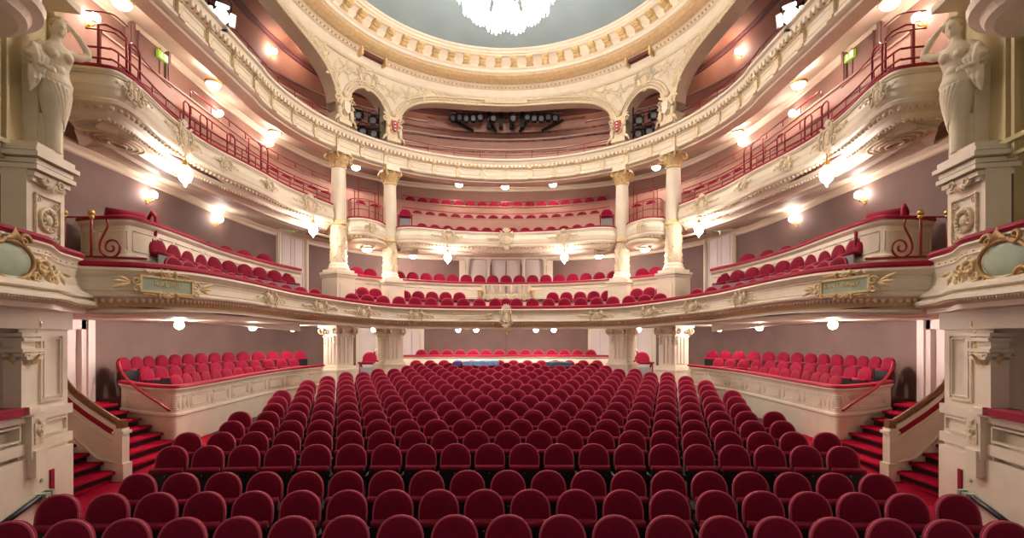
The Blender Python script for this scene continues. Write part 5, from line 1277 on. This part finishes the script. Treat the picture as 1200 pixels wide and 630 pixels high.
for k in range(14): a = 2 * PI * k / 14; bowl(.14, .18, 10, .34, 1.06 * math.cos(a), 1.06 * math.sin(a))
b = MB()
for k in range(16):
    a = 2 * PI * k / 16; b.tube([(.15 * math.cos(a), .15 * math.sin(a), .9), (.6 * math.cos(a), .6 * math.sin(a), .75), (1.08 * math.cos(a), 1.08 * math.sin(a), .42)], .018, 5)
b.build('arm', 'gold', ch)

# stage spotlights
def spot(p, aim, label, lit=False, sc=1.0, group=None):
    r = thing('stage_spotlight', label, 'spotlight', p, group); d = (Vector(aim) - Vector(p)).normalized(); q = d.to_track_quat('-Y', 'Z'); m = q.to_matrix().to_4x4() @ Matrix.Scale(sc, 4)
    b = MB(); mm = m @ Matrix.Rotation(PI / 2, 4, 'X')
    b.lathe([(0, -.2), (.09, -.2), (.11, -.16), (.11, .12), (.12, .13), (.12, .17), (.105, .17), (.10, .15)], 14, m=mm); b.build('housing', 'black_metal', r)
    b = MB(); b.lathe([(0, .15), (.10, .15)], 14, m=mm); b.build('lens', 'flood' if lit else 'grey', r)
    b = MB(); b.tube([(-.14, 0, 0), (-.14, 0, .2), (0, 0, .26), (.14, 0, .2), (.14, 0, 0)], .012, 6, m); b.build('yoke', 'black_metal', r)
    b = MB()
    for k in range(4): a = k * PI / 2; b.add([tuple(mm @ Vector((.1 * math.cos(a) - .09 * math.sin(a), .1 * math.sin(a) + .09 * math.cos(a), .17))), tuple(mm @ Vector((.1 * math.cos(a) + .09 * math.sin(a), .1 * math.sin(a) - .09 * math.cos(a), .17))), tuple(mm @ Vector((.17 * math.cos(a) + .09 * math.sin(a), .17 * math.sin(a) - .09 * math.cos(a), .29))), tuple(mm @ Vector((.17 * math.cos(a) - .09 * math.sin(a), .17 * math.sin(a) + .09 * math.cos(a), .29)))], [(0, 1, 2, 3)])
    b.build('barn_door', 'black_metal', r); return r
for s in (-1, 1):
    nm = 'left' if s < 0 else 'right'
    for i, (px, py) in enumerate(((420, 134), (437, 140), (425, 153), (438, 156))):
        q = W(px, py, 16.75); spot((q[0] * -s, q[1], q[2]), (0, 2, 1.5), 'black stage spotlight in the small %s arch, %s' % (nm, ('upper one nearer the side', 'upper one nearer the middle', 'lower one nearer the side', 'lower one nearer the middle')[i]), sc=1.05, group='spotlights in the small arches')
    rt = thing('lighting_bar', 'black bars carrying the four spotlights in the small %s arch' % nm, 'bar', (0, 0, 0))
    for py in (130, 149): b = MB(); b.tube([W(412, py - 3, 16.7), W(447, py + 6, 17.1)], .025, 6); b.build('tube', 'black_metal', rt, -s)
    for px in (414, 444): b = MB(); b.tube([W(px, 120, 16.9), W(px, 170, 16.9)], .025, 6); b.build('upright', 'black_metal', rt, -s)
    for i, (px, py, lit) in enumerate(((257, 17, True), (243, 3, False))):
        q = W(px, py, 10.6); spot((q[0] * -s, q[1], q[2]), (0, 3.0, 3.0), '%s stage spotlight on the gallery rail near the %s picture top' % ('glaring lit' if lit else 'dark', nm), lit, 1.5)
bar = thing('lighting_bar', 'long black bar of stage spotlights under the top of the wide middle arch', 'bar', (0, 19.5, 11.45))
b = MB(); b.tube([(-2.3, 0, .17), (2.3, 0, .17)], .03, 6); b.build('tube', 'black_metal', bar)
for x in (-.78, -.3, .12, .55): b = MB(); b.box((x + .1, .2, .05), (.16, .3, .75)); b.build('hanging_frame', 'black', bar)
for i, x in enumerate((-2.1, -1.85, -1.58, -1.30, -1.02, -.5, 0.28, .85, 1.12, 1.4, 1.68, 1.95)):
    spot((x, 19.4, 11.43 + .03 * math.sin(i * 2)), (x * .6, 2, 1.5), 'black spotlight on the bar under the wide middle arch, %s from the left' % ORD[i], sc=1.0, group='spotlights on the middle bar')
rt = thing('lighting_bridge', 'rose coloured low bridge wall behind the spotlights in the wide middle arch', 'bridge', (0, 0, 0))
b = MB(); b.sweep([p[:2] + (11.2,) for p in arc(7.7, 0, -24, 24, 16)], [(-.05, -.1), (-.05, .28), (.03, .28), (.03, .24), (0, .22), (0, -.1)]); b.build('front_board', 'riser', rt)
for a in (-10, -3, 4, 11): b = MB(); p = cyl(a, 7.6, 11.05); q = cyl(a * 1.6, 7.6, 11.4); b.tube([(p[0], p[1] - .05, p[2]), (q[0], q[1] - .05, q[2])], .06, 6); b.build('strut', 'black_metal', rt)

# exit signs
for s in (-1, 1):
    nm = 'left' if s < 0 else 'right'
    for px, py, lab in ((341, 272.5, 'above the white double door of the first balcony'), (183, 63, 'above the dark second balcony door')):
        ww = WALL[:121]; a = at_px(ww, px); p, n = at(WALL, a); q = W(px, py, p[1] - .1)
        r = thing('exit_sign', 'small green lit exit sign %s, %s' % (lab, nm), 'sign', (p[0] * -s + n[0] * -s * .1, p[1] + n[1] * .1, q[2]), None, math.atan2(n[0] * -s, -n[1]))
        b = MB(); b.box((0, 0, 0), (.30, .06, .17)); b.build('case', 'exit', r)
        b = MB(); b.box((.09, -.035, 0), (.1, .012, .14)); b.ell((-.05, -.037, .05), (.018, .008, .018), 8, 5)
        b.tube([(-.05, -.036, .03), (-.06, -.036, -.02), (-.09, -.036, -.06)], .01, 5); b.tube([(-.06, -.036, -.02), (-.03, -.036, -.05), (-.035, -.036, -.07)], .01, 5); b.tube([(-.02, -.036, .01), (-.05, -.036, .025), (-.09, -.036, .0)], .008, 5); b.build('pictogram', 'exit_white', r)
